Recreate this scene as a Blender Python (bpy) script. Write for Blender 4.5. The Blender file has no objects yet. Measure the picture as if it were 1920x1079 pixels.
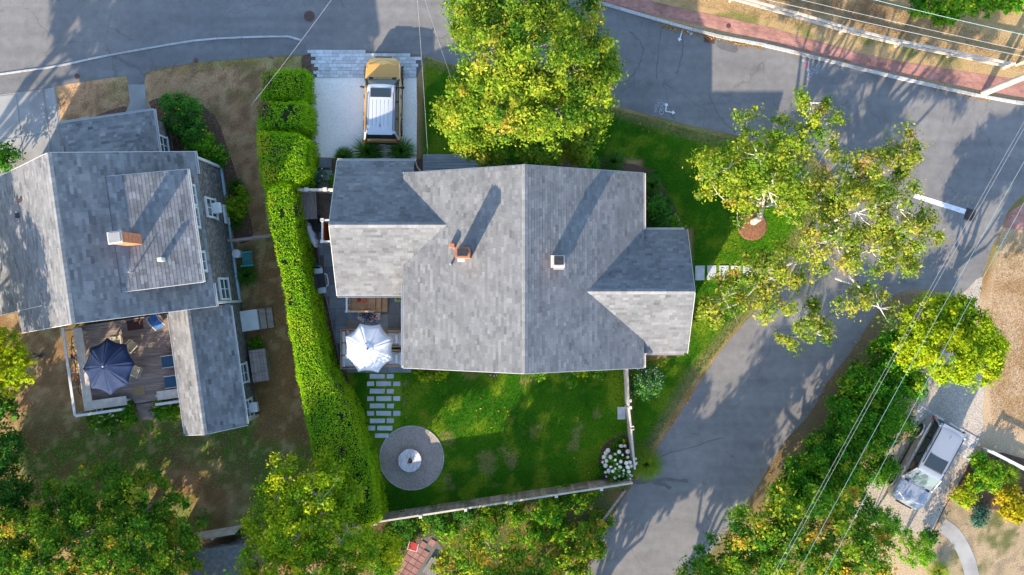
import bpy, bmesh, math, random
import numpy as np
from mathutils import Vector, Matrix, Euler
from math import radians as R, sin, cos, pi
random.seed(7); RNG = np.random.default_rng(7)
SC = bpy.context.scene; COL = SC.collection

# ---------------------------------------------------------------- camera, sky, sun, exposure
CAMH, PPM = 50.0, 36.0          # drone height (m) and photo pixels per metre on the ground
cd = bpy.data.cameras.new('camera'); cam = bpy.data.objects.new('camera', cd); COL.objects.link(cam)
cam.location = (0, -0.014, CAMH); cam.rotation_euler = (0, 0, 0)
cd.sensor_width = 36.0; cd.lens = 36.0 * CAMH * PPM / 1920.0; cd.clip_end = 2000; cd.clip_start = 0.5
SC.camera = cam
SUN_DIR = Vector((-.475 * cos(R(24)), -.88 * cos(R(24)), sin(R(24)))).normalized()   # towards the sun
w = bpy.data.worlds.new('World'); SC.world = w; w.use_nodes = True
wn = w.node_tree.nodes; sky = wn.new('ShaderNodeTexSky'); sky.sky_type = 'NISHITA'; sky.sun_disc = False
sky.sun_elevation = R(24); sky.sun_rotation = math.atan2(SUN_DIR.x, SUN_DIR.y); sky.air_density = 1.0; sky.dust_density = .6; sky.ozone_density = 1.6
wn['Background'].inputs[1].default_value = 0.15
w.node_tree.links.new(sky.outputs[0], wn['Background'].inputs[0])
sl = bpy.data.lights.new('sun', 'SUN'); so = bpy.data.objects.new('sun', sl); COL.objects.link(so)
sl.energy = 3.2; sl.angle = R(.55); sl.color = (1.0, .84, .64)
so.rotation_euler = (-SUN_DIR).to_track_quat('-Z', 'Y').to_euler(); so.location = (-30, -55, 40)
SC.view_settings.view_transform = 'Standard'; SC.view_settings.look = 'None'
SC.view_settings.exposure = 1.95; SC.view_settings.gamma = 1.0; SC.view_settings.use_curve_mapping = False

# ---------------------------------------------------------------- helpers
def W(px, py, h=0.0):
    """photo pixel of a point standing h metres above the ground -> world position"""
    k = (CAMH - h) / CAMH / PPM
    return Vector(((px - 960) * k, (540 - py) * k, h))
def tag(o, label=None, cat=None, group=None, kind=None):
    if label: o['label'] = label
    if cat: o['category'] = cat
    if group: o['group'] = group
    if kind: o['kind'] = kind
    return o
def wloc(o):
    v = Vector((0, 0, 0))
    while o is not None: v += o.location; o = o.parent
    return v
def thing(name, loc, label, cat, group=None, rz=0):
    o = bpy.data.objects.new(name, None); COL.objects.link(o); o.empty_display_size = .3
    o.location = loc; o.rotation_euler = (0, 0, rz)
    return tag(o, label, cat, group)
def rot2(x, y, a): return x * cos(a) - y * sin(a), x * sin(a) + y * cos(a)
class MB:
    def __init__(s): s.v = []; s.f = []; s.t = []
    def add(s, vs, fs, tone=1.0):
        b = len(s.v); s.v.extend([tuple(v) for v in vs]); s.f.extend([tuple(i + b for i in f) for f in fs]); s.t.extend([tone] * len(fs)); return s
    def box(s, c, d, rz=0, tone=1.0, rx=0, ry=0):
        m = Euler((rx, ry, rz)).to_matrix(); c = Vector(c); hx, hy, hz = d[0] / 2, d[1] / 2, d[2] / 2
        vs = [c + m @ Vector((x * hx, y * hy, z * hz)) for z in (-1, 1) for y in (-1, 1) for x in (-1, 1)]
        return s.add(vs, [(0, 2, 3, 1), (4, 5, 7, 6), (0, 1, 5, 4), (2, 6, 7, 3), (0, 4, 6, 2), (1, 3, 7, 5)], tone)
    def bar(s, a, b, wd, ht, tone=1.0):
        a = Vector(a); b = Vector(b); d = b - a; L = d.length; q = d.to_track_quat('X', 'Z').to_matrix(); c = (a + b) / 2
        vs = [c + q @ Vector((x * L / 2, y * wd / 2, z * ht / 2)) for z in (-1, 1) for y in (-1, 1) for x in (-1, 1)]
        return s.add(vs, [(0, 2, 3, 1), (4, 5, 7, 6), (0, 1, 5, 4), (2, 6, 7, 3), (0, 4, 6, 2), (1, 3, 7, 5)], tone)
    def prism(s, poly, z0, z1, tone=1.0):
        n = len(poly); ar = sum(poly[i][0] * poly[(i + 1) % n][1] - poly[(i + 1) % n][0] * poly[i][1] for i in range(n))
        if ar < 0: poly = poly[::-1]
        vs = [(p[0], p[1], z0) for p in poly] + [(p[0], p[1], z1) for p in poly]
        fs = [tuple(range(n))[::-1], tuple(range(n, 2 * n))] + [(i, (i + 1) % n, n + (i + 1) % n, n + i) for i in range(n)]
        return s.add(vs, fs, tone)
    def slab(s, pts, th, tone=1.0):
        """planar 3-D polygon thickened downwards along its normal"""
        pts = [Vector(p) for p in pts]; n = (pts[1] - pts[0]).cross(pts[2] - pts[0]).normalized()
        if n.z < 0: pts = pts[::-1]; n = -n
        k = len(pts); vs = pts + [p - n * th for p in pts]
        fs = [tuple(range(k)), tuple(range(k, 2 * k))[::-1]] + [(i, k + i, k + (i + 1) % k, (i + 1) % k) for i in range(k)]
        return s.add(vs, fs, tone)
    def tube(s, pts, rs, n=6, tone=1.0, cap=True):
        pts = [Vector(p) for p in pts]; vs = []; k = len(pts)
        if not hasattr(rs, '__len__'): rs = [rs] * k
        for i, p in enumerate(pts):
            d = (pts[min(i + 1, k - 1)] - pts[max(i - 1, 0)])
            q = d.to_track_quat('Z', 'X').to_matrix() if d.length > 1e-9 else Matrix.Identity(3)
            for j in range(n): vs.append(p + q @ Vector((cos(2 * pi * j / n), sin(2 * pi * j / n), 0)) * rs[i])
        fs = [(i * n + j, i * n + (j + 1) % n, (i + 1) * n + (j + 1) % n, (i + 1) * n + j) for i in range(k - 1) for j in range(n)]
        if cap: fs += [tuple(range(n))[::-1], tuple(range((k - 1) * n, k * n))]
        return s.add(vs, fs, tone)
    def lathe(s, prof, c=(0, 0, 0), n=20, tone=1.0):
        vs = [(c[0] + r * cos(2 * pi * j / n), c[1] + r * sin(2 * pi * j / n), c[2] + z) for r, z in prof for j in range(n)]
        k = len(prof)
        fs = [(i * n + j, i * n + (j + 1) % n, (i + 1) * n + (j + 1) % n, (i + 1) * n + j) for i in range(k - 1) for j in range(n)]
        fs += [tuple(range(n))[::-1], tuple(range((k - 1) * n, k * n))]
        return s.add(vs, fs, tone)
    def loft(s, rings, tone=1.0, close=True, caps=True):
        n = len(rings[0]); vs = [p for r in rings for p in r]; k = len(rings); m = n if close else n - 1
        fs = [(i * n + j, i * n + (j + 1) % n, (i + 1) * n + (j + 1) % n, (i + 1) * n + j) for i in range(k - 1) for j in range(m)]
        if caps: fs += [tuple(range(n))[::-1], tuple(range((k - 1) * n, k * n))]
        return s.add(vs, fs, tone)
    def build(s, name, mat, parent=None, world=True, smooth=False, bevel=0, sub=0, xf=None, loc=None, angle=40):
        me = bpy.data.meshes.new(name); vs = s.v
        if xf is not None: vs = [tuple(xf @ Vector(v)) for v in vs]
        if loc is not None: vs = [(v[0] - loc[0], v[1] - loc[1], v[2] - loc[2]) for v in vs]
        me.from_pydata(vs, [], s.f); me.update()
        a = me.attributes.new('tone', 'FLOAT', 'FACE'); a.data.foreach_set('value', np.array(s.t, dtype=np.float32))
        if mat: me.materials.append(mat)
        if smooth:
            me.polygons.foreach_set('use_smooth', [True] * len(me.polygons)); me.set_sharp_from_angle(angle=R(angle))
        o = bpy.data.objects.new(name, me); COL.objects.link(o)
        if loc is not None: o.location = loc
        if parent is not None:
            if world: o.location = o.location - wloc(parent)
            o.parent = parent
        if sub:
            d = o.modifiers.new('sub', 'SUBSURF'); d.levels = d.render_levels = sub
        if bevel:
            d = o.modifiers.new('bev', 'BEVEL'); d.width = bevel; d.segments = 1; d.limit_method = 'ANGLE'; d.angle_limit = R(35)
        return o
_unit = {}
def piece(name, parent, loc, size, rz, mat, rx=0, ry=0):
    """one board / stone / paver: shared chamfered block, scaled"""
    key = (name, mat.name)
    if key not in _unit:
        b = bmesh.new(); bmesh.ops.create_cube(b, size=1.0)
        top = [e for e in b.edges if all(v.co.z > 0 for v in e.verts)]
        bmesh.ops.bevel(b, geom=top, offset=.035, segments=1, affect='EDGES')
        me = bpy.data.meshes.new(name); b.to_mesh(me); b.free(); me.materials.append(mat); _unit[key] = me
    o = bpy.data.objects.new(name, _unit[key]); COL.objects.link(o)
    o.scale = size; o.rotation_euler = (rx, ry, rz); o.location = Vector(loc)
    if parent is not None: o.location = o.location - wloc(parent); o.parent = parent
    return o

# ---------------------------------------------------------------- materials
def nodes_of(name):
    m = bpy.data.materials.new(name); m.use_nodes = True; nt = m.node_tree
    return m, nt, nt.nodes, nt.links, nt.nodes['Principled BSDF']
def M(name, c1, c2=None, scale=4.0, rough=.85, bump=0.0, bscale=40.0, metal=0.0, tone=False, rnd=0.0, spec=.3, stretch=None,
      c3=None, s3=1.0, coat=0, ramp=(.35, .65), emit=None, strz=0):
    m, nt, N, L, P = nodes_of(name)
    P.inputs['Roughness'].default_value = rough; P.inputs['Metallic'].default_value = metal
    P.inputs['Specular IOR Level'].default_value = spec; P.inputs['Coat Weight'].default_value = coat
    geo = N.new('ShaderNodeNewGeometry'); vec = geo.outputs['Position']
    if stretch:
        mp = N.new('ShaderNodeMapping'); mp.inputs['Scale'].default_value = stretch; mp.inputs['Rotation'].default_value = (0, 0, strz)
        mp.vector_type = 'TEXTURE' if False else 'POINT'
        L.new(vec, mp.inputs[0]); vec = mp.outputs[0]
    def noise(sc, det=5):
        n = N.new('ShaderNodeTexNoise'); n.inputs['Scale'].default_value = sc; n.inputs['Detail'].default_value = det; L.new(vec, n.inputs[0]); return n.outputs[0]
    def mix(a, b, fac, mode='MIX'):
        x = N.new('ShaderNodeMix'); x.data_type = 'RGBA'; x.blend_type = mode
        for s, val in ((6, a), (7, b), (0, fac)):
            if isinstance(val, (int, float)): x.inputs[s].default_value = val
            elif isinstance(val, tuple): x.inputs[s].default_value = (*val, 1)
            else: L.new(val, x.inputs[s])
        return x.outputs[2]
    def mr(val, a, b, c, d):
        x = N.new('ShaderNodeMapRange'); x.inputs[1].default_value = a; x.inputs[2].default_value = b; x.inputs[3].default_value = c; x.inputs[4].default_value = d
        L.new(val, x.inputs[0]); return x.outputs[0]
    col = c1
    if c2: col = mix(c1, c2, mr(noise(scale), ramp[0], ramp[1], 0, 1))
    if c3: col = mix(col, c3, mr(noise(s3, 4), .45, .7, 0, 1))
    if tone:
        at = N.new('ShaderNodeAttribute'); at.attribute_name = 'tone'
        cc = N.new('ShaderNodeCombineColor')
        for i in range(3): L.new(at.outputs['Fac'], cc.inputs[i])
        col = mix(col, cc.outputs[0], 1.0, 'MULTIPLY')
    if rnd:
        oi = N.new('ShaderNodeObjectInfo'); v = mr(oi.outputs['Random'], 0, 1, 1 - rnd, 1 + rnd); cc = N.new('ShaderNodeCombineColor')
        for i in range(3): L.new(v, cc.inputs[i])
        col = mix(col, cc.outputs[0], 1.0, 'MULTIPLY')
    if isinstance(col, tuple): P.inputs['Base Color'].default_value = (*col, 1)
    else: L.new(col, P.inputs['Base Color'])
    if bump:
        b = N.new('ShaderNodeBump'); b.inputs['Strength'].default_value = bump; b.inputs['Distance'].default_value = .02
        L.new(noise(bscale, 6), b.inputs['Height']); L.new(b.outputs[0], P.inputs['Normal'])
    return m
def leafmat(name, stops, trans=.35, rough=.7):
    m, nt, N, L, P = nodes_of(name)
    at = N.new('ShaderNodeAttribute'); at.attribute_name = 'tone'
    rp = N.new('ShaderNodeValToRGB'); e = rp.color_ramp.elements
    e[0].position = stops[0][0]; e[0].color = (*stops[0][1], 1); e[1].position = stops[-1][0]; e[1].color = (*stops[-1][1], 1)
    for p, c in stops[1:-1]: x = e.new(p); x.color = (*c, 1)
    L.new(at.outputs['Fac'], rp.inputs[0]); L.new(rp.outputs[0], P.inputs['Base Color'])
    P.inputs['Roughness'].default_value = rough; P.inputs['Specular IOR Level'].default_value = .07
    tr = N.new('ShaderNodeBsdfTranslucent'); L.new(rp.outputs[0], tr.inputs[0])
    mx = N.new('ShaderNodeMixShader'); mx.inputs[0].default_value = trans
    L.new(P.outputs[0], mx.inputs[1]); L.new(tr.outputs[0], mx.inputs[2]); L.new(mx.outputs[0], N['Material Output'].inputs[0])
    return m
MA = {}
def asphalt(name, a, b):
    m, nt, N, L, P = nodes_of(name); P.inputs['Roughness'].default_value = .92; P.inputs['Specular IOR Level'].default_value = .2
    geo = N.new('ShaderNodeNewGeometry')
    def nz(sc, det, stretch=None, rz=0):
        v = geo.outputs['Position']
        if stretch:
            mp = N.new('ShaderNodeMapping'); mp.inputs['Scale'].default_value = stretch; mp.inputs['Rotation'].default_value = (0, 0, rz); L.new(v, mp.inputs[0]); v = mp.outputs[0]
        n = N.new('ShaderNodeTexNoise'); n.inputs['Scale'].default_value = sc; n.inputs['Detail'].default_value = det; L.new(v, n.inputs[0]); return n.outputs[0]
    def rng_(v, lo, hi, x0=.3, x1=.7):
        x = N.new('ShaderNodeMapRange'); x.inputs[1].default_value = x0; x.inputs[2].default_value = x1; x.inputs[3].default_value = lo; x.inputs[4].default_value = hi; L.new(v, x.inputs[0]); return x.outputs[0]
    def mul(p, q): x = N.new('ShaderNodeMath'); x.operation = 'MULTIPLY'; L.new(p, x.inputs[0]); L.new(q, x.inputs[1]); return x.outputs[0]
    mx = N.new('ShaderNodeMix'); mx.data_type = 'RGBA'; mx.inputs[6].default_value = (*a, 1); mx.inputs[7].default_value = (*b, 1); L.new(rng_(nz(.4, 5), 0, 1), mx.inputs[0])
    f = mul(mul(rng_(nz(1.0, 4, (.12, 1.6, 1), R(10)), .90, 1.10), rng_(nz(70, 3), .86, 1.14)), mul(rng_(nz(2.6, 6), .90, 1.08), rng_(nz(.9, 3), 1.0, .88, .60, .72)))
    vo = N.new('ShaderNodeTexVoronoi'); vo.feature = 'DISTANCE_TO_EDGE'; vo.inputs['Scale'].default_value = .28
    wp = N.new('ShaderNodeTexNoise'); wp.inputs['Scale'].default_value = 1.6; wp.inputs['Detail'].default_value = 5; L.new(geo.outputs['Position'], wp.inputs[0])
    va = N.new('ShaderNodeVectorMath'); va.operation = 'MULTIPLY_ADD'; va.inputs[1].default_value = (.9, .9, 0); L.new(wp.outputs['Color'], va.inputs[0]); L.new(geo.outputs['Position'], va.inputs[2]); L.new(va.outputs[0], vo.inputs[0])
    cr = N.new('ShaderNodeMath'); cr.operation = 'MAXIMUM'; L.new(rng_(vo.outputs['Distance'], .80, 1.0, .002, .008), cr.inputs[0]); L.new(rng_(nz(.25, 2), 0, 1, .42, .56), cr.inputs[1]); f = mul(f, cr.outputs[0])
    cc = N.new('ShaderNodeCombineColor')
    for i in range(3): L.new(f, cc.inputs[i])
    m2 = N.new('ShaderNodeMix'); m2.data_type = 'RGBA'; m2.blend_type = 'MULTIPLY'; m2.inputs[0].default_value = 1; L.new(mx.outputs[2], m2.inputs[6]); L.new(cc.outputs[0], m2.inputs[7]); L.new(m2.outputs[2], P.inputs['Base Color'])
    bp = N.new('ShaderNodeBump'); bp.inputs['Strength'].default_value = .35; bp.inputs['Distance'].default_value = .02; L.new(nz(90, 6), bp.inputs['Height']); L.new(bp.outputs[0], P.inputs['Normal']); return m
MA['asphalt'] = asphalt('asphalt_road', (.142, .137, .134), (.182, .175, .167)); MA['walk_asphalt'] = asphalt('asphalt_walk', (.135, .132, .13), (.165, .16, .155))
MA['asphalt_patch'] = M('asphalt_patch', (.09, .088, .09), (.12, .115, .11), 2, .92, .3, 90)
MA['tar'] = M('tar', (.045, .045, .048), (.06, .06, .06), 3, .7)
MA['concrete'] = M('concrete', (.24, .235, .22), (.30, .29, .275), 1.2, .9, .3, 50, c3=(.19, .18, .17), s3=.7)
MA['granite'] = M('granite', (.30, .295, .285), (.40, .39, .375), 9, .85, .3, 60, rnd=.15)
MA['paver'] = M('paver', (.40, .41, .41), (.50, .50, .50), 6, .85, .4, 50, rnd=.18)
MA['paver_tan'] = M('paver_tan', (.36, .34, .32), (.46, .43, .40), 6, .85, .4, 50, rnd=.2)
MA['bluestone'] = M('bluestone', (.155, .175, .19), (.205, .22, .225), 3, .7, .25, 30, rnd=.25)
MA['flag_brown'] = M('flag_brown', (.24, .19, .14), (.3, .25, .2), 3, .7, .25, 30, rnd=.1)
MA['stone_slab'] = M('stone_slab', (.36, .38, .39), (.46, .47, .47), 4, .8, .25, 30, rnd=.1)
MA['joint'] = M('joint', (.10, .095, .085), (.14, .13, .115), 12, .95)
def gravel(name, a, b, c, sc=38):
    m, nt, N, L, P = nodes_of(name); P.inputs['Roughness'].default_value = .9; P.inputs['Specular IOR Level'].default_value = .2
    geo = N.new('ShaderNodeNewGeometry'); v = N.new('ShaderNodeTexVoronoi'); v.inputs['Scale'].default_value = sc; L.new(geo.outputs['Position'], v.inputs[0])
    sp = N.new('ShaderNodeSeparateColor'); L.new(v.outputs['Color'], sp.inputs[0])
    rp = N.new('ShaderNodeValToRGB'); e = rp.color_ramp.elements; e[0].color = (*a, 1); e[1].color = (*c, 1); x = e.new(.5); x.color = (*b, 1)
    n = N.new('ShaderNodeTexNoise'); n.inputs['Scale'].default_value = .8; n.inputs['Detail'].default_value = 4; L.new(geo.outputs['Position'], n.inputs[0])
    md = N.new('ShaderNodeMath'); md.operation = 'MULTIPLY_ADD'; md.inputs[1].default_value = .55; L.new(sp.outputs[0], md.inputs[0])
    m2 = N.new('ShaderNodeMath'); m2.operation = 'MULTIPLY'; m2.inputs[1].default_value = .5; L.new(n.outputs[0], m2.inputs[0]); L.new(m2.outputs[0], md.inputs[2])
    L.new(md.outputs[0], rp.inputs[0]); L.new(rp.outputs[0], P.inputs['Base Color'])
    b = N.new('ShaderNodeBump'); b.inputs['Strength'].default_value = .8; b.inputs['Distance'].default_value = .015; b.invert = True
    L.new(v.outputs['Distance'], b.inputs['Height']); L.new(b.outputs[0], P.inputs['Normal']); return m
MA['shell'] = gravel('shell', (.56, .50, .43), (.78, .72, .64), (.86, .82, .75), 30)
MA['gravel'] = gravel('gravel', (.17, .14, .115), (.33, .28, .23), (.5, .45, .38), 26)
MA['gravel_dark'] = gravel('gravel_dark', (.07, .055, .045), (.14, .115, .09), (.26, .22, .18), 24)
MA['pit_gravel'] = gravel('pit_gravel', (.15, .12, .10), (.30, .25, .21), (.44, .38, .33), 30)
MA['mulch'] = M('mulch', (.075, .042, .028), (.14, .08, .052), 9, .95, .8, 45)
MA['mulch_red'] = M('mulch_red', (.16, .07, .035), (.24, .115, .06), 9, .95, .8, 45)
def brickmat(name, a, b, mortar, sx, sy, rz=0, off=.5):
    m, nt, N, L, P = nodes_of(name); P.inputs['Roughness'].default_value = .9
    geo = N.new('ShaderNodeNewGeometry'); mp = N.new('ShaderNodeMapping'); mp.inputs['Rotation'].default_value = (0, 0, rz); L.new(geo.outputs['Position'], mp.inputs[0])
    br = N.new('ShaderNodeTexBrick'); br.inputs['Color1'].default_value = (*a, 1); br.inputs['Color2'].default_value = (*b, 1); br.inputs['Mortar'].default_value = (*mortar, 1)
    br.inputs['Scale'].default_value = 1; br.inputs['Brick Width'].default_value = sx; br.inputs['Row Height'].default_value = sy; br.inputs['Mortar Size'].default_value = .008
    L.new(mp.outputs[0], br.inputs[0])
    n = N.new('ShaderNodeTexNoise'); n.inputs['Scale'].default_value = 1.6; n.inputs['Detail'].default_value = 6; L.new(geo.outputs['Position'], n.inputs[0])
    mx = N.new('ShaderNodeMix'); mx.data_type = 'RGBA'; mx.blend_type = 'MULTIPLY'; mx.inputs[0].default_value = .6; L.new(br.outputs[0], mx.inputs[6])
    rp = N.new('ShaderNodeValToRGB'); rp.color_ramp.elements[0].color = (.45, .45, .45, 1); rp.color_ramp.elements[0].position = .3; rp.color_ramp.elements[1].position = .7; rp.color_ramp.elements[1].color = (1.2, 1.2, 1.2, 1)
    L.new(n.outputs[0], rp.inputs[0]); L.new(rp.outputs[0], mx.inputs[7]); L.new(mx.outputs[2], P.inputs['Base Color'])
    bp = N.new('ShaderNodeBump'); bp.inputs['Strength'].default_value = .5; bp.inputs['Distance'].default_value = .01; bp.invert = True; L.new(br.outputs['Fac'], bp.inputs['Height']); L.new(bp.outputs[0], P.inputs['Normal'])
    return m
MA['brick_walk'] = brickmat('brick_walk', (.30, .115, .085), (.40, .18, .14), (.30, .22, .17), .21, .105, R(12))
MA['shingle'] = M('shingle', (.124, .128, .133), (.160, .163, .166), 1.1, .92, .5, 60, tone=True)
MA['shingle_cap'] = M('shingle_cap', (.17, .17, .17), (.2, .2, .2), 2, .92, .4, 60, tone=True)
MA['shingle_old'] = M('shingle_old', (.122, .126, .133), (.172, .172, .174), 1.3, .92, .5, 60, tone=True)
MA['roof_deck'] = M('roof_deck', (.06, .06, .065), None)
MA['cedar_wall'] = M('cedar_wall', (.055, .05, .048), (.11, .10, .095), 3.5, .95, .8, 18, c3=(.19, .18, .175), s3=5.5)
MA['cedar_light'] = M('cedar_light', (.22, .20, .18), (.30, .28, .25), 3.5, .95, .8, 18)
MA['white'] = M('white', (.48, .475, .46), (.54, .535, .52), 3, .6)
MA['gutter'] = M('gutter', (.60, .52, .46), (.68, .62, .55), 3, .6)
MA['copper'] = M('copper', (.28, .10, .05), (.36, .15, .08), 5, .6)
MA['glass'] = M('glass', (.035, .06, .08), None, rough=.06, spec=.9)
MA['brick'] = M('brick', (.42, .14, .065), (.52, .21, .11), 7, .9, .4, 40, rnd=.15)
MA['mortar'] = M('mortar', (.45, .40, .35), (.55, .5, .45), 6, .95)
MA['lead'] = M('lead', (.35, .36, .38), None, rough=.5, metal=.3)
MA['black'] = M('black', (.018, .018, .02), (.03, .03, .032), 6, .5)
MA['rubber'] = M('rubber', (.015, .015, .016), None, rough=.75)
MA['steel'] = M('steel', (.42, .43, .44), None, rough=.35, metal=.8)
MA['iron'] = M('iron', (.05, .04, .038), (.10, .07, .06), 20, .7, metal=.3)
MA['rust_iron'] = M('rust_iron', (.10, .055, .04), (.16, .09, .07), 14, .8)
MA['weathered'] = M('weathered', (.19, .145, .125), (.29, .235, .205), 1.5, .85, .4, 30, rnd=.16, stretch=(1, 9, 1))
MA['grey_deck'] = M('grey_deck', (.17, .175, .185), (.24, .245, .25), 1.5, .85, .3, 30, rnd=.1, stretch=(1, 9, 1))
MA['fence_wood'] = M('fence_wood', (.20, .17, .135), (.33, .29, .24), 2.5, .9, .4, 30, rnd=.25, c3=(.13, .13, .08), s3=1.4)
MA['fence_pale'] = M('fence_pale', (.45, .40, .34), (.56, .51, .45), 3, .85, .3, 30, rnd=.08)
MA['slat_wood'] = M('slat_wood', (.36, .34, .25), (.45, .42, .33), 6, .8, rnd=.08)
MA['teak'] = M('teak', (.36, .22, .125), (.46, .30, .18), 4, .7, .2, 30, rnd=.1)
MA['mahogany'] = M('mahogany', (.21, .065, .022), (.30, .11, .04), 3, .55, rnd=.1, stretch=(1, 6, 1))
MA['shed_wood'] = M('shed_wood', (.15, .135, .13), (.22, .20, .19), 2, .85, .3, 30, rnd=.12, stretch=(9, 1, 1))
MA['post_wood'] = M('post_wood', (.38, .33, .28), (.50, .44, .37), 2, .9, .3, 30)
MA['bark'] = M('bark', (.13, .11, .09), (.22, .19, .16), 6, .95, .6, 30)
MA['bark_pale'] = M('bark_pale', (.36, .31, .25), (.52, .47, .40), 5, .9, .4, 30)
MA['hedge_core'] = M('hedge_core', (.012, .022, .006), (.025, .035, .010), 4, 1.0)
MA['canvas_white'] = M('canvas_white', (.50, .51, .53), (.56, .57, .58), 5, .85)
MA['canvas_blue'] = M('canvas_blue', (.008, .022, .070), (.012, .030, .09), 4, .75)
MA['fabric_grey'] = M('fabric_grey', (.44, .43, .43), (.52, .51, .5), 20, .95)
MA['fabric_white'] = M('fabric_white', (.7, .69, .68), None, rough=.95)
MA['fabric_pink'] = M('fabric_pink', (.55, .36, .30), (.5, .3, .25), 20, .95)
MA['blue_sling'] = M('blue_sling', (.02, .065, .12), (.03, .08, .14), 30, .8)
MA['blue_chair'] = M('blue_chair', (.03, .09, .26), (.06, .17, .38), 8, .7)
MA['teal'] = M('teal', (.02, .17, .16), (.03, .22, .2), 8, .5)
MA['green_can'] = M('green_can', (.01, .17, .09), None, rough=.5)
MA['tarp'] = M('tarp', (.50, .50, .53), (.60, .60, .62), 4, .8)
MA['rug'] = brickmat('rug', (.36, .24, .15), (.26, .165, .10), (.48, .36, .25), .12, .08)
MA['mat_dark'] = M('mat_dark', (.055, .028, .025), (.09, .045, .04), 10, .95)
MA['mat_tan'] = M('mat_tan', (.26, .17, .09), (.31, .21, .115), 25, .95)
MA['paint_white'] = M('paint_white', (.62, .63, .64), (.4, .41, .42), 5, .8, ramp=(.5, .75))
MA['paint_faint'] = M('paint_faint', (.34, .36, .38), (.2, .21, .22), 6, .8, ramp=(.45, .65))
MA['paint_red'] = M('paint_red', (.42, .12, .14), None)
MA['wire'] = M('wire', (.38, .38, .38), None, rough=.5, metal=.2)
MA['wire_green'] = M('wire_green', (.24, .36, .34), None, rough=.6)
MA['flow_white'] = M('flow_white', (.60, .52, .40), (.66, .62, .54), 20, .9, rnd=.12)
MA['flow_yellow'] = M('flow_yellow', (.75, .5, .03), None); MA['flow_pink'] = M('flow_pink', (.62, .22, .34), (.7, .4, .45), 9)
MA['flow_purple'] = M('flow_purple', (.13, .05, .42), (.2, .1, .5), 9); MA['flow_lilac'] = M('flow_lilac', (.30, .23, .42), (.38, .32, .48), 9)
MA['flow_red'] = M('flow_red', (.38, .03, .03), None); MA['flow_peach'] = M('flow_peach', (.6, .38, .25), (.62, .45, .38), 9)
MA['terracotta'] = M('terracotta', (.22, .105, .09), (.28, .15, .13), 5, .9, .2, 30, rnd=.15)
MA['orange'] = M('orange', (.6, .12, .03), None)
# foliage: 'tone' picks the colour of the leaf
MA['lf_maple'] = leafmat('lf_maple', [(0, (.05, .145, .012)), (.35, (.16, .275, .018)), (.62, (.30, .37, .026)), (.88, (.42, .39, .04)), (1, (.43, .26, .05))], .42)
MA['lf_sparse'] = leafmat('lf_sparse', [(0, (.055, .14, .015)), (.35, (.165, .26, .022)), (.6, (.31, .35, .032)), (.87, (.44, .38, .05)), (1, (.42, .23, .06))], .42)
MA['lf_hedge'] = leafmat('lf_hedge', [(0, (.07, .22, .006)), (.4, (.20, .45, .008)), (.75, (.36, .58, .012)), (.94, (.50, .54, .02)), (1, (.22, .14, .07))], .45)
MA['lf_lime'] = leafmat('lf_lime', [(0, (.09, .21, .010)), (.5, (.28, .40, .010)), (1, (.46, .44, .014))], .4)
MA['lf_green'] = leafmat('lf_green', [(0, (.02, .11, .009)), (.5, (.075, .26, .012)), (.85, (.21, .38, .016)), (1, (.40, .43, .025))], .42)
MA['lf_mixed'] = leafmat('lf_mixed', [(0, (.03, .12, .012)), (.45, (.10, .25, .015)), (.7, (.26, .36, .020)), (.9, (.50, .43, .025)), (1, (.54, .27, .05))], .42)
MA['lf_deep'] = leafmat('lf_deep', [(0, (.015, .075, .012)), (.5, (.04, .15, .020)), (1, (.09, .26, .025))])
MA['lf_yellow'] = leafmat('lf_yellow', [(0, (.12, .16, .01)), (.5, (.38, .33, .01)), (1, (.5, .36, .012))])
MA['lf_blue'] = leafmat('lf_blue', [(0, (.03, .10, .06)), (1, (.09, .2, .13))])
MA['lf_grass'] = leafmat('lf_grass', [(0, (.02, .085, .012)), (.5, (.055, .155, .02)), (1, (.16, .26, .03))])
MA['lf_limegrass'] = leafmat('lf_limegrass', [(0, (.08, .17, .012)), (.5, (.18, .29, .02)), (1, (.32, .37, .05))])
# ---------------------------------------------------------------- ground painted with real soil / turf colours
def PX(pts, h=0): return [W(x, y, h) for x, y in pts]
def inside(poly, X, Y):
    c = np.zeros(X.shape, bool); n = len(poly); j = n - 1
    for i in range(n):
        xi, yi = poly[i][0], poly[i][1]; xj, yj = poly[j][0], poly[j][1]
        with np.errstate(divide='ignore', invalid='ignore'):
            c ^= ((yi > Y) != (yj > Y)) & (X < (xj - xi) * (Y - yi) / (yj - yi + 1e-12) + xi)
        j = i
    return c
def edge_dist(poly, X, Y):
    d = np.full(X.shape, 1e9); n = len(poly)
    for i in range(n):
        ax, ay = poly[i][0], poly[i][1]; bx, by = poly[(i + 1) % n][0], poly[(i + 1) % n][1]
        dx, dy = bx - ax, by - ay; t = np.clip(((X - ax) * dx + (Y - ay) * dy) / (dx * dx + dy * dy + 1e-12), 0, 1)
        d = np.minimum(d, np.hypot(X - ax - t * dx, Y - ay - t * dy))
    return d
def soft(poly, X, Y, wd):
    d = edge_dist(poly, X, Y); s = np.where(inside(poly, X, Y), d, -d)
    return np.clip(s / wd + .5, 0, 1)
def vnoise(X, Y, sc, seed):
    r = np.random.default_rng(seed).random((128, 128)); x = X * sc; y = Y * sc; xi = np.floor(x).astype(int); yi = np.floor(y).astype(int)
    fx = x - xi; fy = y - yi; fx = fx * fx * (3 - 2 * fx); fy = fy * fy * (3 - 2 * fy); g = lambda a, b: r[a % 128, b % 128]
    return (g(xi, yi) * (1 - fx) + g(xi + 1, yi) * fx) * (1 - fy) + (g(xi, yi + 1) * (1 - fx) + g(xi + 1, yi + 1) * fx) * fy
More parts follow.
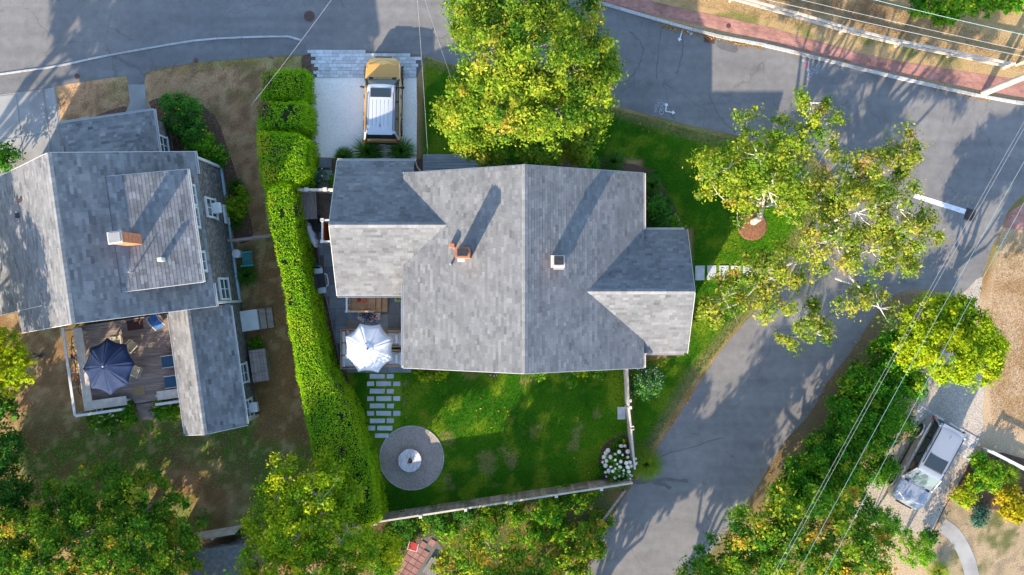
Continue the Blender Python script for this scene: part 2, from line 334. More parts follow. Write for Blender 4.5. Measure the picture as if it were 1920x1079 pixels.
def fbm(X, Y, sc, seed, o=4): return sum(vnoise(X, Y, sc * 2 ** i, seed + i) * .5 ** i for i in range(o)) / sum(.5 ** i for i in range(o))
GREEN = [[(795, 108), (850, 126), (1147, 204), (1300, 246), (1430, 276), (1530, 305), (1548, 350), (1530, 430), (1470, 510), (1405, 585), (1300, 715), (1235, 820), (1195, 890), (1180, 690), (1290, 660), (1300, 430), (1210, 430), (1205, 300), (790, 300)],
         [(640, 690), (1172, 690), (1186, 890), (1140, 912), (960, 938), (705, 985), (690, 880), (650, 730)]]
def colour_field(X, Y):
    n1 = fbm(X, Y, .35, 1); n2 = fbm(X, Y, 1.3, 20); n3 = fbm(X, Y, .9, 40)
    def cst(c): return np.array(c)[None, :] * np.ones((X.size, 1))
    x, y, a, b = X.ravel(), Y.ravel(), n1.ravel(), n2.ravel(); c3 = n3.ravel()
    S = lambda pts, wd: soft(PX(pts), X, Y, wd).ravel()
    col = cst((.27, .155, .065)); t = np.clip((b - .35) * 3, 0, 1)[:, None]
    col = col * (1 - t) + np.array((.36, .235, .12)) * t
    def lay(c, wgt):
        nonlocal col; wgt = np.clip(wgt, 0, 1)[:, None]; col = col * (1 - wgt) + np.array(c) * wgt
    lay((.075, .14, .018), np.clip((a - .48) * 5, 0, .5))                                   # green coming through dry turf
    lay((.52, .30, .165), S([(100, 150), (275, 130), (500, 105), (500, 440), (440, 470), (300, 330), (270, 250), (100, 235)], .5) * (.55 + .5 * b)); lay((.32, .16, .07), S([(420, 180), (520, 120), (505, 450), (440, 450)], .8) * np.clip((b - .42) * 4, 0, .6)); lay((.12, .15, .03), S([(100, 150), (275, 130), (500, 105), (500, 440), (440, 470), (300, 330), (270, 250), (100, 235)], .8) * np.clip((c3 - .62) * 6, 0, .5))     # tan front lawn
    lay((.22, .22, .05), S([(270, 108), (580, 95), (585, 122), (270, 140)], .4) * np.clip((b - .3) * 2.5, 0, .8))
    lay((.055, .17, .012), S([(20, 780), (590, 760), (590, 1010), (60, 1010)], 1.6) * np.clip((a - .18) * 3.2, 0, .92))
    lay((.27, .17, .09), S([(110, 620), (150, 620), (160, 800), (110, 830), (20, 860), (20, 700)], .7) * .6)
    lay((.24, .125, .05), S([(455, 480), (530, 470), (600, 830), (480, 830)], .7) * .8)
    # verges north of the road and the sandy ground east of the crossing
    lay((.42, .29, .14), S([(1130, -200), (2300, -200), (2300, 260), (1920, 205), (1760, 172), (1440, 92), (1140, 20)], .3))
    lay((.21, .125, .06), S([(1380, -60), (1760, -60), (1700, 70), (1500, 20)], 1.0) * np.clip((b - .3) * 3, 0, .9))
    lay((.13, .15, .035), S([(1200, 0), (1450, 30), (1800, 105), (1800, 130), (1450, 62), (1180, 14)], .4) * np.clip((b - .42) * 5, 0, .8))
    lay((.46, .34, .215), S([(1690, 545), (1760, 545), (1850, 560), (1880, 430), (2300, 330), (2300, 1400), (1500, 1400), (1600, 1000), (1640, 700)], .4) * (.75 + .3 * b))
    lay((.31, .20, .095), S([(1850, 560), (1890, 440), (2300, 400), (2300, 880), (1880, 800), (1850, 700)], .8) * np.clip((b - .35) * 4, 0, .85))
    lay((.16, .115, .06), S([(1560, 660), (1690, 545), (1760, 545), (1700, 620), (1560, 800), (1380, 1000), (1300, 1100), (1400, 940)], .5) * .9)
    lay((.085, .10, .03), S([(1780, 960), (2000, 940), (2000, 1200), (1780, 1200)], .8) * np.clip((b - .5) * 5, 0, .9))
    lay((.19, .15, .10), S([(1760, 930), (2000, 960), (2000, 1200), (1740, 1200)], .5) * np.clip((.6 - b) * 3, 0, .8))
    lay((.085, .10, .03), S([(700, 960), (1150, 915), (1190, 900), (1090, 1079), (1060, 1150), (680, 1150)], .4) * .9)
    lay((.22, .13, .05), S([(950, 1000), (1100, 930), (1180, 920), (1120, 1030), (960, 1079)], .6) * np.clip((b - .42) * 4, 0, .8))
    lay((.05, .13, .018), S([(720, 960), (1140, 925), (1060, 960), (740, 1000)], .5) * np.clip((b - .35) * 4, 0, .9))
    hi = fbm(X, Y, 2.6, 90, 3).ravel(); left = S([(-200, 130), (590, 100), (600, 1010), (-200, 1010)], .5)
    lay((.17, .10, .05), left * np.clip((hi - .56) * 7, 0, .55)); lay((.50, .36, .19), left * np.clip((.40 - hi) * 7, 0, .45))
    g = np.zeros(X.size)
    for gp in GREEN: g = np.maximum(g, S(gp, .30 + 0))
    edge = S([(p[0], p[1]) for p in GREEN[0]], 2.4)
    gcol = np.clip((a - .3) * 2.4, 0, 1)[:, None]
    gc = np.array((.026, .110, .004)) * (1 - gcol) + np.array((.080, .205, .006)) * gcol
    t = (np.clip((b - .5) * 5, 0, .75))[:, None]; gc = gc * (1 - t) + np.array((.19, .265, .014)) * t
    w_ = g[:, None]; col = col * (1 - w_) + gc * w_
    dry = g * np.clip((c3 - .60) * 9, 0, .6)                                                 # worn spots in the back lawn
    lay((.30, .23, .09), dry * S(GREEN[1], 1.0))
    lay((.26, .19, .09), S(GREEN[0], .3) * (1 - S([(790, 118), (850, 136), (1147, 216), (1300, 262), (1430, 292), (1520, 320), (1530, 360), (1440, 520), (1380, 590), (1285, 705), (1225, 810), (1195, 860), (1000, 700), (700, 1100), (500, 800), (700, 600), (790, 400)], .5)) * .85)
    return col
def ground_mat():
    m, nt, N, L, P = nodes_of('turf_and_soil'); P.inputs['Roughness'].default_value = .97; P.inputs['Specular IOR Level'].default_value = .1
    at = N.new('ShaderNodeAttribute'); at.attribute_name = 'soil'; geo = N.new('ShaderNodeNewGeometry')
    def nz(sc, lo, hi, det=6):
        n = N.new('ShaderNodeTexNoise'); n.inputs['Scale'].default_value = sc; n.inputs['Detail'].default_value = det; L.new(geo.outputs['Position'], n.inputs[0])
        x = N.new('ShaderNodeMapRange'); x.inputs[1].default_value = .3; x.inputs[2].default_value = .7; x.inputs[3].default_value = lo; x.inputs[4].default_value = hi; L.new(n.outputs[0], x.inputs[0]); return x.outputs[0], n.outputs[0]
    a, _ = nz(14, .72, 1.28); b, hb = nz(55, .8, 1.2, 3)
    mu = N.new('ShaderNodeMath'); mu.operation = 'MULTIPLY'; L.new(a, mu.inputs[0]); L.new(b, mu.inputs[1])
    cc = N.new('ShaderNodeCombineColor')
    for i in range(3): L.new(mu.outputs[0], cc.inputs[i])
    mx = N.new('ShaderNodeMix'); mx.data_type = 'RGBA'; mx.blend_type = 'MULTIPLY'; mx.inputs[0].default_value = 1; L.new(at.outputs['Color'], mx.inputs[6]); L.new(cc.outputs[0], mx.inputs[7])
    L.new(mx.outputs[2], P.inputs['Base Color'])
    bp = N.new('ShaderNodeBump'); bp.inputs['Strength'].default_value = .9; bp.inputs['Distance'].default_value = .05; L.new(hb, bp.inputs['Height']); L.new(bp.outputs[0], P.inputs['Normal'])
    return m
MA['turf'] = ground_mat()
def make_ground():
    inner_x = np.arange(-34, 34.01, .17); inner_y = np.arange(-20, 20.01, .17)
    xs = np.concatenate([[-900, -300, -120, -60], inner_x, [60, 120, 300, 900]]); ys = np.concatenate([[-900, -300, -120, -60], inner_y, [60, 120, 300, 900]])
    X, Y = np.meshgrid(xs, ys); nx, ny = len(xs), len(ys)
    co = np.stack([X.ravel(), Y.ravel(), np.zeros(X.size)], 1)
    i = np.arange((ny - 1) * (nx - 1)); r = i // (nx - 1); c = i % (nx - 1); v0 = r * nx + c
    quads = np.stack([v0, v0 + 1, v0 + nx + 1, v0 + nx], 1)
    me = bpy.data.meshes.new('ground'); me.vertices.add(len(co)); me.vertices.foreach_set('co', co.ravel())
    me.loops.add(quads.size); me.loops.foreach_set('vertex_index', quads.ravel().astype(np.int32)); me.polygons.add(len(quads)); me.polygons.foreach_set('loop_start', np.arange(0, quads.size, 4, dtype=np.int32))
    me.update(); col = colour_field(X, Y); a = me.attributes.new('soil', 'FLOAT_COLOR', 'POINT'); a.data.foreach_set('color', np.concatenate([col, np.ones((len(col), 1))], 1).astype(np.float32).ravel())
    me.materials.append(MA['turf']); o = bpy.data.objects.new('ground', me); COL.objects.link(o); tag(o, kind='structure')
make_ground()
def sheet(name, pts, z, mat, kind='structure', parent=None):
    mb = MB(); mb.add([(p[0], p[1], z) for p in PX(pts)], [tuple(range(len(pts)))])
    o = mb.build(name, MA[mat], parent)
    if o.data.polygons[0].normal.z < 0: o.data.flip_normals()
    if parent is None: tag(o, kind=kind)
    return o
def smooth_px(pts, n=4):
    """Catmull-Rom through pixel points"""
    out = []; P = [pts[0]] + list(pts) + [pts[-1]]
    for i in range(1, len(P) - 2):
        p0, p1, p2, p3 = [np.array(q, float) for q in P[i - 1:i + 3]]
        for k in range(n):
            t = k / n; out.append(tuple(.5 * ((2 * p1) + (-p0 + p2) * t + (2 * p0 - 5 * p1 + 4 * p2 - p3) * t * t + (-p0 + 3 * p1 - 3 * p2 + p3) * t ** 3)))
    out.append(tuple(pts[-1])); return out
S_LEFT = smooth_px([(-300, 188), (0, 141), (100, 127), (190, 108), (290, 90), (380, 76), (480, 71), (555, 72), (577, 96)])
S_MID = smooth_px([(577, 96), (640, 96), (720, 98), (795, 106), (850, 123), (1000, 160), (1147, 198), (1300, 238), (1430, 266), (1520, 293), (1560, 322), (1563, 370), (1540, 430), (1490, 505), (1430, 570), (1360, 648), (1310, 722), (1240, 830), (1190, 905), (1150, 965), (1118, 1030), (1098, 1079), (1050, 1220)])
S_RIGHT = smooth_px([(1215, 1220), (1300, 1079), (1335, 1035), (1400, 945), (1440, 880), (1470, 832), (1520, 775), (1552, 718), (1600, 655), (1645, 585), (1690, 549), (1745, 545), (1800, 556), (1840, 520), (1858, 470), (1876, 430), (1905, 380), (2000, 330), (2300, 300)])
N_EDGE = smooth_px([(2300, 260), (2100, 222), (1920, 196), (1843, 183), (1760, 165), (1600, 128), (1440, 88), (1330, 66), (1140, 12), (1000, -30), (800, -90), (400, -150), (-300, -170)])
sheet('road', S_LEFT + S_MID[1:] + S_RIGHT + N_EDGE, .006, 'asphalt')
# asphalt footway on the left, with its pale kerb
LAWN_L = [(-300, 232), (0, 178), (100, 165), (104, 163), (200, 148), (236, 143), (243, 160), (270, 160), (273, 138), (300, 131), (370, 118), (480, 110), (577, 104)]
sheet('footway', S_LEFT + [(577, 104)] + LAWN_L[::-1][1:], .012, 'walk_asphalt')
def kerb(name, line, wd, ht, mat, seg=1.6, z0=0):
    root = MB(); P = PX(line); pts = []
    acc = [0]
    for i in range(len(P) - 1): acc.append(acc[-1] + (P[i + 1] - P[i]).length)
    def at(s):
        for i in range(len(P) - 1):
            if s <= acc[i + 1] or i == len(P) - 2:
                t = (s - acc[i]) / max(acc[i + 1] - acc[i], 1e-9); return P[i].lerp(P[i + 1], t)
    root.add([(P[0].x, P[0].y, .003), (P[0].x + .05, P[0].y, .003), (P[0].x, P[0].y + .05, .003)], [(0, 1, 2)])
    o = tag(root.build(name, MA[mat]), kind='structure'); s = 0; k = 0
    while s < acc[-1] - .2:
        e = min(s + seg * random.uniform(.85, 1.15), acc[-1]); a, b = at(s), at(e); d = b - a
        piece('kerb_stone', o, ((a.x + b.x) / 2, (a.y + b.y) / 2, ht / 2), (d.length - .015, wd * random.uniform(.9, 1.1), ht), math.atan2(d.y, d.x), MA[mat]); s = e
    return o
kerb('footway_kerb', S_LEFT[4:-3], .10, .05, 'granite', 1.2)
kerb('granite_kerb', [p for p in N_EDGE if p[0] > 1100 and p[0] < 2150][::-1], .16, .12, 'granite', 1.9)
# brick pavement north of the road
sheet('brick_pavement', smooth_px([(1000, -60), (1140, 8), (1300, 46), (1440, 80), (1620, 126), (1720, 147), (1845, 172), (1920, 186), (2200, 230)], 2) +
      smooth_px([(2200, 190), (1920, 152), (1760, 128), (1620, 103), (1440, 52), (1310, 24), (1200, -2), (1100, -30)], 2), .008, 'brick_walk')
# worn asphalt patch, cracks, tar seams
def ribbon(name, line, wd, z, mat, n=5, jit=0.0, **kw):
    P = PX(smooth_px(line, n)); mb = MB(); vs = []
    for i, p in enumerate(P):
        d = P[min(i + 1, len(P) - 1)] - P[max(i - 1, 0)]; d.normalize(); q = Vector((-d.y, d.x, 0)); j = random.uniform(-jit, jit); ww = wd * random.uniform(.6, 1.2) if jit else wd
        vs += [(p + q * (ww / 2 + j)).to_tuple()[:2] + (z,), (p + q * (j - ww / 2)).to_tuple()[:2] + (z,)]
    mb.add(vs, [(2 * i, 2 * i + 1, 2 * i + 3, 2 * i + 2) for i in range(len(P) - 1)]); o = mb.build(name, MA[mat])
    if o.data.polygons[0].normal.z < 0: o.data.flip_normals()
    return tag(o, kind='structure')
sheet('asphalt_patch', [(1346, 72), (1362, 74), (1380, 80), (1384, 96), (1378, 101), (1352, 94), (1343, 88)], .010, 'asphalt_patch')
for ln in ([(1600, 500), (1585, 540), (1572, 580), (1540, 600), (1500, 612), (1480, 640)], [(1150, 905), (1200, 880), (1260, 850), (1360, 822)], [(1180, 60), (1205, 90), (1195, 130), (1170, 160)],
           [(1240, 50), (1235, 100), (1230, 150)], [(1280, 60), (1278, 110), (1268, 140)], [(1330, 180), (1350, 220), (1380, 250)]):
    ribbon('road_crack', ln, .05, .0095, 'asphalt_patch', 8, .05)
ribbon('damp_trail', [(1170, 897), (1200, 905), (1240, 900), (1290, 903)], .22, .010, 'asphalt_patch', 6, .05)
ribbon('damp_trail', [(1222, 906), (1245, 910), (1258, 917)], .2, .0115, 'asphalt_patch', 6, .04)
# stop line, surveyors' paint
sheet('stop_line', [(1716, 364), (1812, 394), (1808, 403), (1712, 372)], .012, 'paint_white')
def arrow(mb, a, b, wd=.055, hd=.19, z=.012):
    a, b = W(*a), W(*b); d = (b - a).normalized(); q = Vector((-d.y, d.x, 0)); c = b - d * hd * .8
    f = lambda v: (v.x, v.y, z)
    mb.add([f(a + q * wd / 2), f(a - q * wd / 2), f(c - q * wd / 2), f(c + q * wd / 2)], [(0, 1, 2, 3)])
    z += .001; mb.add([f(c + q * hd * .6), f(c - q * hd * .6), f(b)], [(0, 1, 2)])
for nm, cr, e1, e2, mt in (('a', (1248, 210), (1250, 194), (1266, 213), 'paint_white'), ('b', (1280, 57), (1273, 79), (1300, 65), 'paint_white'), ('c', (1517, 118), (1513, 136), (1502, 114), 'paint_faint')):
    mb = MB(); arrow(mb, cr, e1); arrow(mb, cr, e2, z=.0135); o = mb.build('survey_arrow_marking', MA[mt])
    tag(o, kind='structure')
sheet('survey_square_marking', [(1510, 117), (1516, 119), (1513, 129), (1507, 127)], .010, 'paint_red')
def text(s, loc, size, rz, mat, name):
    c = bpy.data.curves.new(name, 'FONT'); c.body = s; c.size = size; c.align_x = 'CENTER'; c.align_y = 'CENTER'; c.offset = .0
    t = bpy.data.objects.new('tmp', c); COL.objects.link(t); me = bpy.data.meshes.new_from_object(t.evaluated_get(bpy.context.evaluated_depsgraph_get())); bpy.data.objects.remove(t)
    me.materials.clear(); me.materials.append(MA[mat]); o = bpy.data.objects.new(name, me); COL.objects.link(o); o.location = loc; o.rotation_euler = (0, 0, rz); return o
for s, p, z, a, mt in (('NSD', (1241, 205), .34, -102, 'paint_faint'), ('Dig', (1235, 195), .30, -102, 'paint_faint'), ('ok', (1230, 208), .28, -102, 'paint_faint'), ('NSD', (1520, 141), .34, 68, 'paint_faint'), ('DIG', (1532, 131), .30, 68, 'paint_faint')):
    tag(text(s, W(*p) + Vector((0, 0, .013)), z, R(a), mt, 'painted_lettering'), kind='structure')
# manholes, storm drains, hydrant marker
def disc_thing(name, px, r, label, cat, mat='iron'):
    o = thing(name, W(*px), label, cat); mb = MB(); mb.lathe([(r * .97, .004), (r, .012), (r * .9, .016)], W(*px), 24); mb.build('rim', MA['rust_iron'], o, smooth=True)
    mb = MB(); mb.lathe([(r * .86, .005), (r * .86, .019)], W(*px), 24); c = mb.build('lid', MA[mat], o)
    for k in range(-3, 4):
        L = 2 * math.sqrt((r * .8) ** 2 - (k * r * .22) ** 2); mb = MB(); mb.box(W(*px) + Vector((0, k * r * .22, .021)), (L, r * .07, .008)); mb.build('rib', MA['rust_iron'], c)
disc_thing('manhole_cover', (580, 32), .30, 'round iron manhole cover in the road beyond the shell driveway', 'manhole')
disc_thing('manhole_cover', (145, 145), .15, 'small dark access cover set in the asphalt footway', 'manhole')
disc_thing('valve_cover', (367, 115), .14, 'small round reddish valve cover at the edge of the dry lawn', 'cover', 'rust_iron')
disc_thing('valve_cover', (1366, 50), .13, 'small round cap set in the brick pavement', 'cover')
def drain(px, w_, h_, rz, label, mat):
    c = W(*px); o = thing('storm_drain', c, label, 'drain', rz=rz)
    mb = MB(); mb.box((0, 0, .006), (w_, h_, .012)); mb.build('pit', MA['black'], o, False)
    for s in (-1, 1):
        mb = MB(); mb.box((0, s * (h_ / 2 - .02), .012), (w_, .05, .022)); mb.build('frame', MA[mat], o, False)
    n = 9
    for k in range(n): mb = MB(); mb.box((-w_ / 2 + (k + .5) * w_ / n, 0, .011), (w_ / n * .5, h_ - .08, .02)); mb.build('grate_bar', MA[mat], o, False)
drain((1331, 73), .58, .52, R(-12), 'rusty storm drain grate against the kerb of the brick pavement', 'rust_iron')
drain((1818, 404), .50, .60, R(-16), 'dark storm drain grate at the end of the white stop line', 'iron')

# ---------------------------------------------------------------- driveways, beds, patios
sheet('shell_driveway', [(585, 147), (781, 147), (782, 200), (781, 302), (585, 296)], .010, 'shell')
ap = sheet('driveway_apron', [(576, 96), (640, 96), (720, 98), (792, 106), (796, 114), (782, 147), (585, 147), (583, 110)], .005, 'joint')
ap_poly = [(p.x, p.y) for p in PX([(576, 97), (640, 97), (720, 99), (792, 107), (795, 114), (781, 146), (586, 146), (584, 110)])]
def inpoly(poly, x, y):
    c = False; j = len(poly) - 1
    for i in range(len(poly)):
        if (poly[i][1] > y) != (poly[j][1] > y) and x < (poly[j][0] - poly[i][0]) * (y - poly[i][1]) / (poly[j][1] - poly[i][1]) + poly[i][0]: c = not c
        j = i
    return c
y = -1; a0, a1 = W(570, 147), W(800, 95); y = a0.y + .09; r = 0
while y < a1.y:
    x = a0.x + (r % 2) * .18
    while x < a1.x:
        L = random.uniform(.30, .44)
        if inpoly(ap_poly, x + L / 2, y) and inpoly(ap_poly, x + .04, y) and inpoly(ap_poly, x + L - .04, y):
            piece('paver', ap, (x + L / 2, y, .022 + random.uniform(0, .006)), (L - .012, .168, .034), random.uniform(-.01, .01), MA['paver'])
        x += L
    y += .18; r += 1
# paver strip and gravel parking place east of the lane
sheet('gravel_track', smooth_px([(1775, 560), (1800, 556), (1842, 520), (1830, 600), (1845, 700), (1842, 770), (1835, 822), (1722, 762), (1745, 700), (1760, 640)], 3), .010, 'gravel')
sheet('gravel_parking', [(1715, 815), (1712, 800), (1820, 862), (1800, 905), (1775, 950), (1740, 1015), (1700, 1000), (1600, 975), (1615, 940), (1650, 860)], .010, 'gravel')
sp = sheet('paver_strip', [(1722, 758), (1836, 824), (1818, 866), (1704, 800)], .012, 'joint'); e0, e1, e3 = W(1722, 758), W(1836, 824), W(1704, 800)
ux = (e1 - e0).normalized(); uy = (e3 - e0).normalized(); LX = (e1 - e0).length; LY = (e3 - e0).length; an = math.atan2(ux.y, ux.x); r = 0; v = .07
while v < LY - .05:
    u = .0 if r % 2 else .15; u0 = 0
    while u0 < LX - .03:
        L = min(random.uniform(.22, .34) if u0 else u + .15, LX - u0); c = e0 + ux * (u0 + L / 2) + uy * v
        piece('paver', sp, (c.x, c.y, .026 + random.uniform(0, .006)), (L - .012, .128, .034), an, MA['paver_tan']); u0 += L
    v += .14; r += 1
rib = ribbon('concrete_path', [(1765, 985), (1790, 1005), (1810, 1040), (1822, 1079), (1832, 1150)], .75, .012, 'concrete', 6)
rib = ribbon('timber_edging', [(1820, 866), (1800, 905), (1770, 955), (1742, 1014)], .07, .016, 'mulch', 4)
# concrete drive at the far left with joints
cdv = sheet('concrete_driveway', [(-200, 200), (0, 179), (103, 165), (113, 232), (118, 330), (-200, 420)], .010, 'concrete')
for k, q in enumerate((((-190, 204), (-6, 183), (30, 178), (40, 255), (-190, 285)), ((34, 177), (80, 169), (92, 250), (44, 254)), ((84, 169), (102, 166), (112, 248), (96, 250)), ((-190, 289), (40, 259), (43, 300), (-190, 360)), ((44, 258), (92, 254), (96, 296), (47, 300)), ((96, 254), (113, 252), (116, 330), (100, 300)))):
    mb = MB(); mb.prism([(p.x, p.y) for p in PX(q)], .011, .03); mb.build('concrete_slab', MA['concrete'], cdv)
sheet('entry_walk', [(240, 160), (272, 160), (274, 193), (282, 212), (234, 216), (244, 193)], .016, 'concrete')
sheet('brick_pad', [(1882, 428), (1892, 400), (1915, 384), (2000, 350), (2000, 440), (1905, 432)], .012, 'brick_walk')
# planting beds
for nm, q in (('mulch_bed', [(278, 192), (330, 180), (400, 215), (430, 290), (450, 350), (475, 440), (440, 450), (420, 330), (370, 300), (310, 290), (300, 240)]), ('mulch_bed', [(170, 222), (232, 200), (234, 216), (180, 232)]),
              ('mulch_bed', [(565, 112), (584, 112), (586, 300), (600, 300), (600, 358), (560, 358), (572, 250)]), ('mulch_bed', [(1205, 326), (1240, 345), (1262, 385), (1280, 432), (1205, 432)]),
              ('mulch_bed', [(1122, 868), (1130, 838), (1150, 824), (1180, 822), (1186, 895), (1150, 902), (1125, 898)]), ('mulch_bed', [(575, 450), (600, 450), (605, 520), (630, 640), (650, 700), (690, 860), (720, 970), (700, 990), (640, 800), (590, 560)]),
              ('mulch_bed', [(620, 300), (790, 300), (930, 292), (1130, 300), (1205, 330), (620, 330)]), ('mulch_bed', [(1820, 866), (1880, 850), (2000, 900), (2000, 960), (1850, 955), (1790, 930)])):
    sheet(nm, smooth_px(q + [q[0]], 3)[:-1], .008, 'mulch')
gs = sheet('pea_gravel_strip', [(563, 362), (625, 362), (625, 450), (575, 450)], .011, 'gravel_dark')
# bluestone patio
pat = sheet('patio', [(597, 424), (640, 424), (640, 540), (770, 540), (770, 700), (645, 700), (630, 640), (605, 540), (598, 470)], .011, 'joint')
patio_poly = [(p.x, p.y) for p in PX([(598, 425), (640, 425), (640, 541), (769, 541), (769, 699), (647, 699), (632, 640), (607, 540), (600, 470)])]
cell = .305; gx0, gy0 = W(596, 700).x, W(596, 700).y; NX, NY = 17, 26; used = [[False] * NY for _ in range(NX)]
ok = lambda i, j: 0 <= i < NX and 0 <= j < NY and not used[i][j] and inpoly(patio_poly, gx0 + (i + .5) * cell, gy0 + (j + .5) * cell)
cells = [(i, j) for j in range(NY) for i in range(NX)]
for i, j in cells:
    if not ok(i, j): continue
    opts = [(2, 2), (2, 1), (1, 2), (2, 3), (3, 2), (1, 1)]; random.shuffle(opts); opts.sort(key=lambda s: -(s[0] * s[1]) * random.uniform(.4, 1))
    for a, b in opts:
        if all(ok(i + p, j + q) for p in range(a) for q in range(b)): break
    for p in range(a):
        for q in range(b): used[i + p][j + q] = True
    piece('flagstone', pat, (gx0 + (i + a / 2) * cell, gy0 + (j + b / 2) * cell, .026 + random.uniform(0, .004)), (a * cell - .014, b * cell - .014, .03), 0, MA['flag_brown'] if random.random() < .06 else MA['bluestone'])
# stepping stones (each loose stone is a thing)
def stone(px0, px1, label, group, rz=0, mat='stone_slab', h=.05):
    a, b = W(*px0), W(*px1); c = (a + b) / 2; w_, d_ = abs(b.x - a.x), abs(b.y - a.y); mb = MB()
    nse = [(sx * (w_ / 2 - random.uniform(0, .02)), sy * (d_ / 2 - random.uniform(0, .02))) for sx, sy in ((-1, -1), (1, -1), (1, 1), (-1, 1))]
    mb.prism([rot2(x, y, rz) for x, y in nse], .004, h); o = mb.build('stepping_stone', MA[mat], bevel=.008); o.location = (c.x, c.y, 0); return tag(o, label, 'stepping stone', group)
rows = [(701, [(694, 702), (705, 733), (737, 750)]), (709, None)]
yy = 702; k = 0
for k in range(9):
    y0, y1 = 702 + k * 13.9, 711.5 + k * 13.9
    if k == 8: xs = [(703, 729)]
    elif k == 7: xs = [(690, 704), (707, 736)]
    elif k % 2 == 0: xs = [(693, 722), (725, 739)]
    else: xs = [(688, 702), (705, 734), (737, 751)]
    for x0, x1 in xs: stone((x0, y0), (x1, y1), 'small bluestone stepping stone in the staggered path to the fire pit circle', 'stepping stones across the back lawn')
for k in range(7): stone((1303 + k * 22.5, 499), (1321 + k * 22.5, 527), 'square pale slab of the front path laid through grass from the east gable', 'front path slabs')
for k, (a, b, c, d) in enumerate(((597, 297, 622, 316), (597, 320, 623, 340), (597, 344, 624, 358))): stone((a, b), (c, d), 'bluestone slab of the short side path beside the red flowers', 'side path slabs', mat='bluestone')
stone((1157, 764), (1173, 788), 'single pale concrete slab lying against the garden gate', None)
# fire pit circle
FP = W(772, 860)
mb = MB(); mb.lathe([(1.66, .004), (1.66, .02)], FP, 64); fc = tag(mb.build('gravel_circle', MA['pit_gravel']), kind='structure')
for k in range(44):
    a = 2 * pi * k / 44; piece('edging_stone', fc, (FP.x + 1.66 * cos(a), FP.y + 1.66 * sin(a), .022), (.235, .05, .05), a + pi / 2, MA['granite'])
ft = thing('round_table', W(770, 862), 'round white slatted table on the circular gravel bed in the back lawn', 'table')
c = W(770, 862); z = .42; n = 9
for k in range(n):
    x0 = -.6 + 1.2 * k / n; x1 = x0 + 1.2 / n - .008; ys = lambda x: math.sqrt(max(.36 - x * x, .0004)); a = R(24)
    pl = [rot2(x, y, -a) for x, y in ((x0, -ys(x0)), (x1, -ys(x1)), (x1, ys(x1)), (x0, ys(x0)))]
    mb = MB(); mb.prism([(c.x + p[0], c.y + p[1]) for p in pl], z, z + .03); mb.build('slat', M('table_slat%d' % k, (.60, .58, .58), (.42, .40, .39), 2.5, .85, stretch=(5, 1, 1), strz=a) if k == 0 else bpy.data.materials['table_slat0'], ft)
mb = MB(); q_ = c + Vector((.04, -.03, 0)); mb.lathe([(.06, 0), (.11, .06), (.10, .10), (.08, .05)], q_ + Vector((0, 0, .45)), 14); o_ = mb.build('small_bowl', MA['iron'], smooth=True); tag(o_, 'small dark bowl in the middle of the round white table', 'bowl')
mb = MB()
for k in range(5): mb.tube([c + Vector((-.12 + .03 * k, -.14 + .02 * k, .47)), c + Vector((-.02, .05 * (k - 2), .50)), c + Vector((.05 - .02 * k, .14, .48))], [.02, .025, .012], 6)
tag(mb.build('driftwood', MA['mahogany'], smooth=True), 'brown driftwood pieces on the round white table', 'driftwood')
mb = MB(); mb.lathe([(.60, .36), (.615, .40), (.61, .44)], c, 40); mb.build('rim', MA['weathered'], ft, smooth=True)
mb = MB(); mb.lathe([(.56, .02), (.56, .36)], c, 32); mb.build('drum', MA['shed_wood'], ft, smooth=True)
def small_pot(loc, r, h, label, mat='terracotta'):
    o = thing('plant_pot', loc, label, 'pot'); mb = MB(); mb.lathe([(r * .7, 0), (r, h), (r * .85, h), (r * .8, h * .8)], loc, 14); mb.build('pot', MA[mat], o, smooth=True); return o
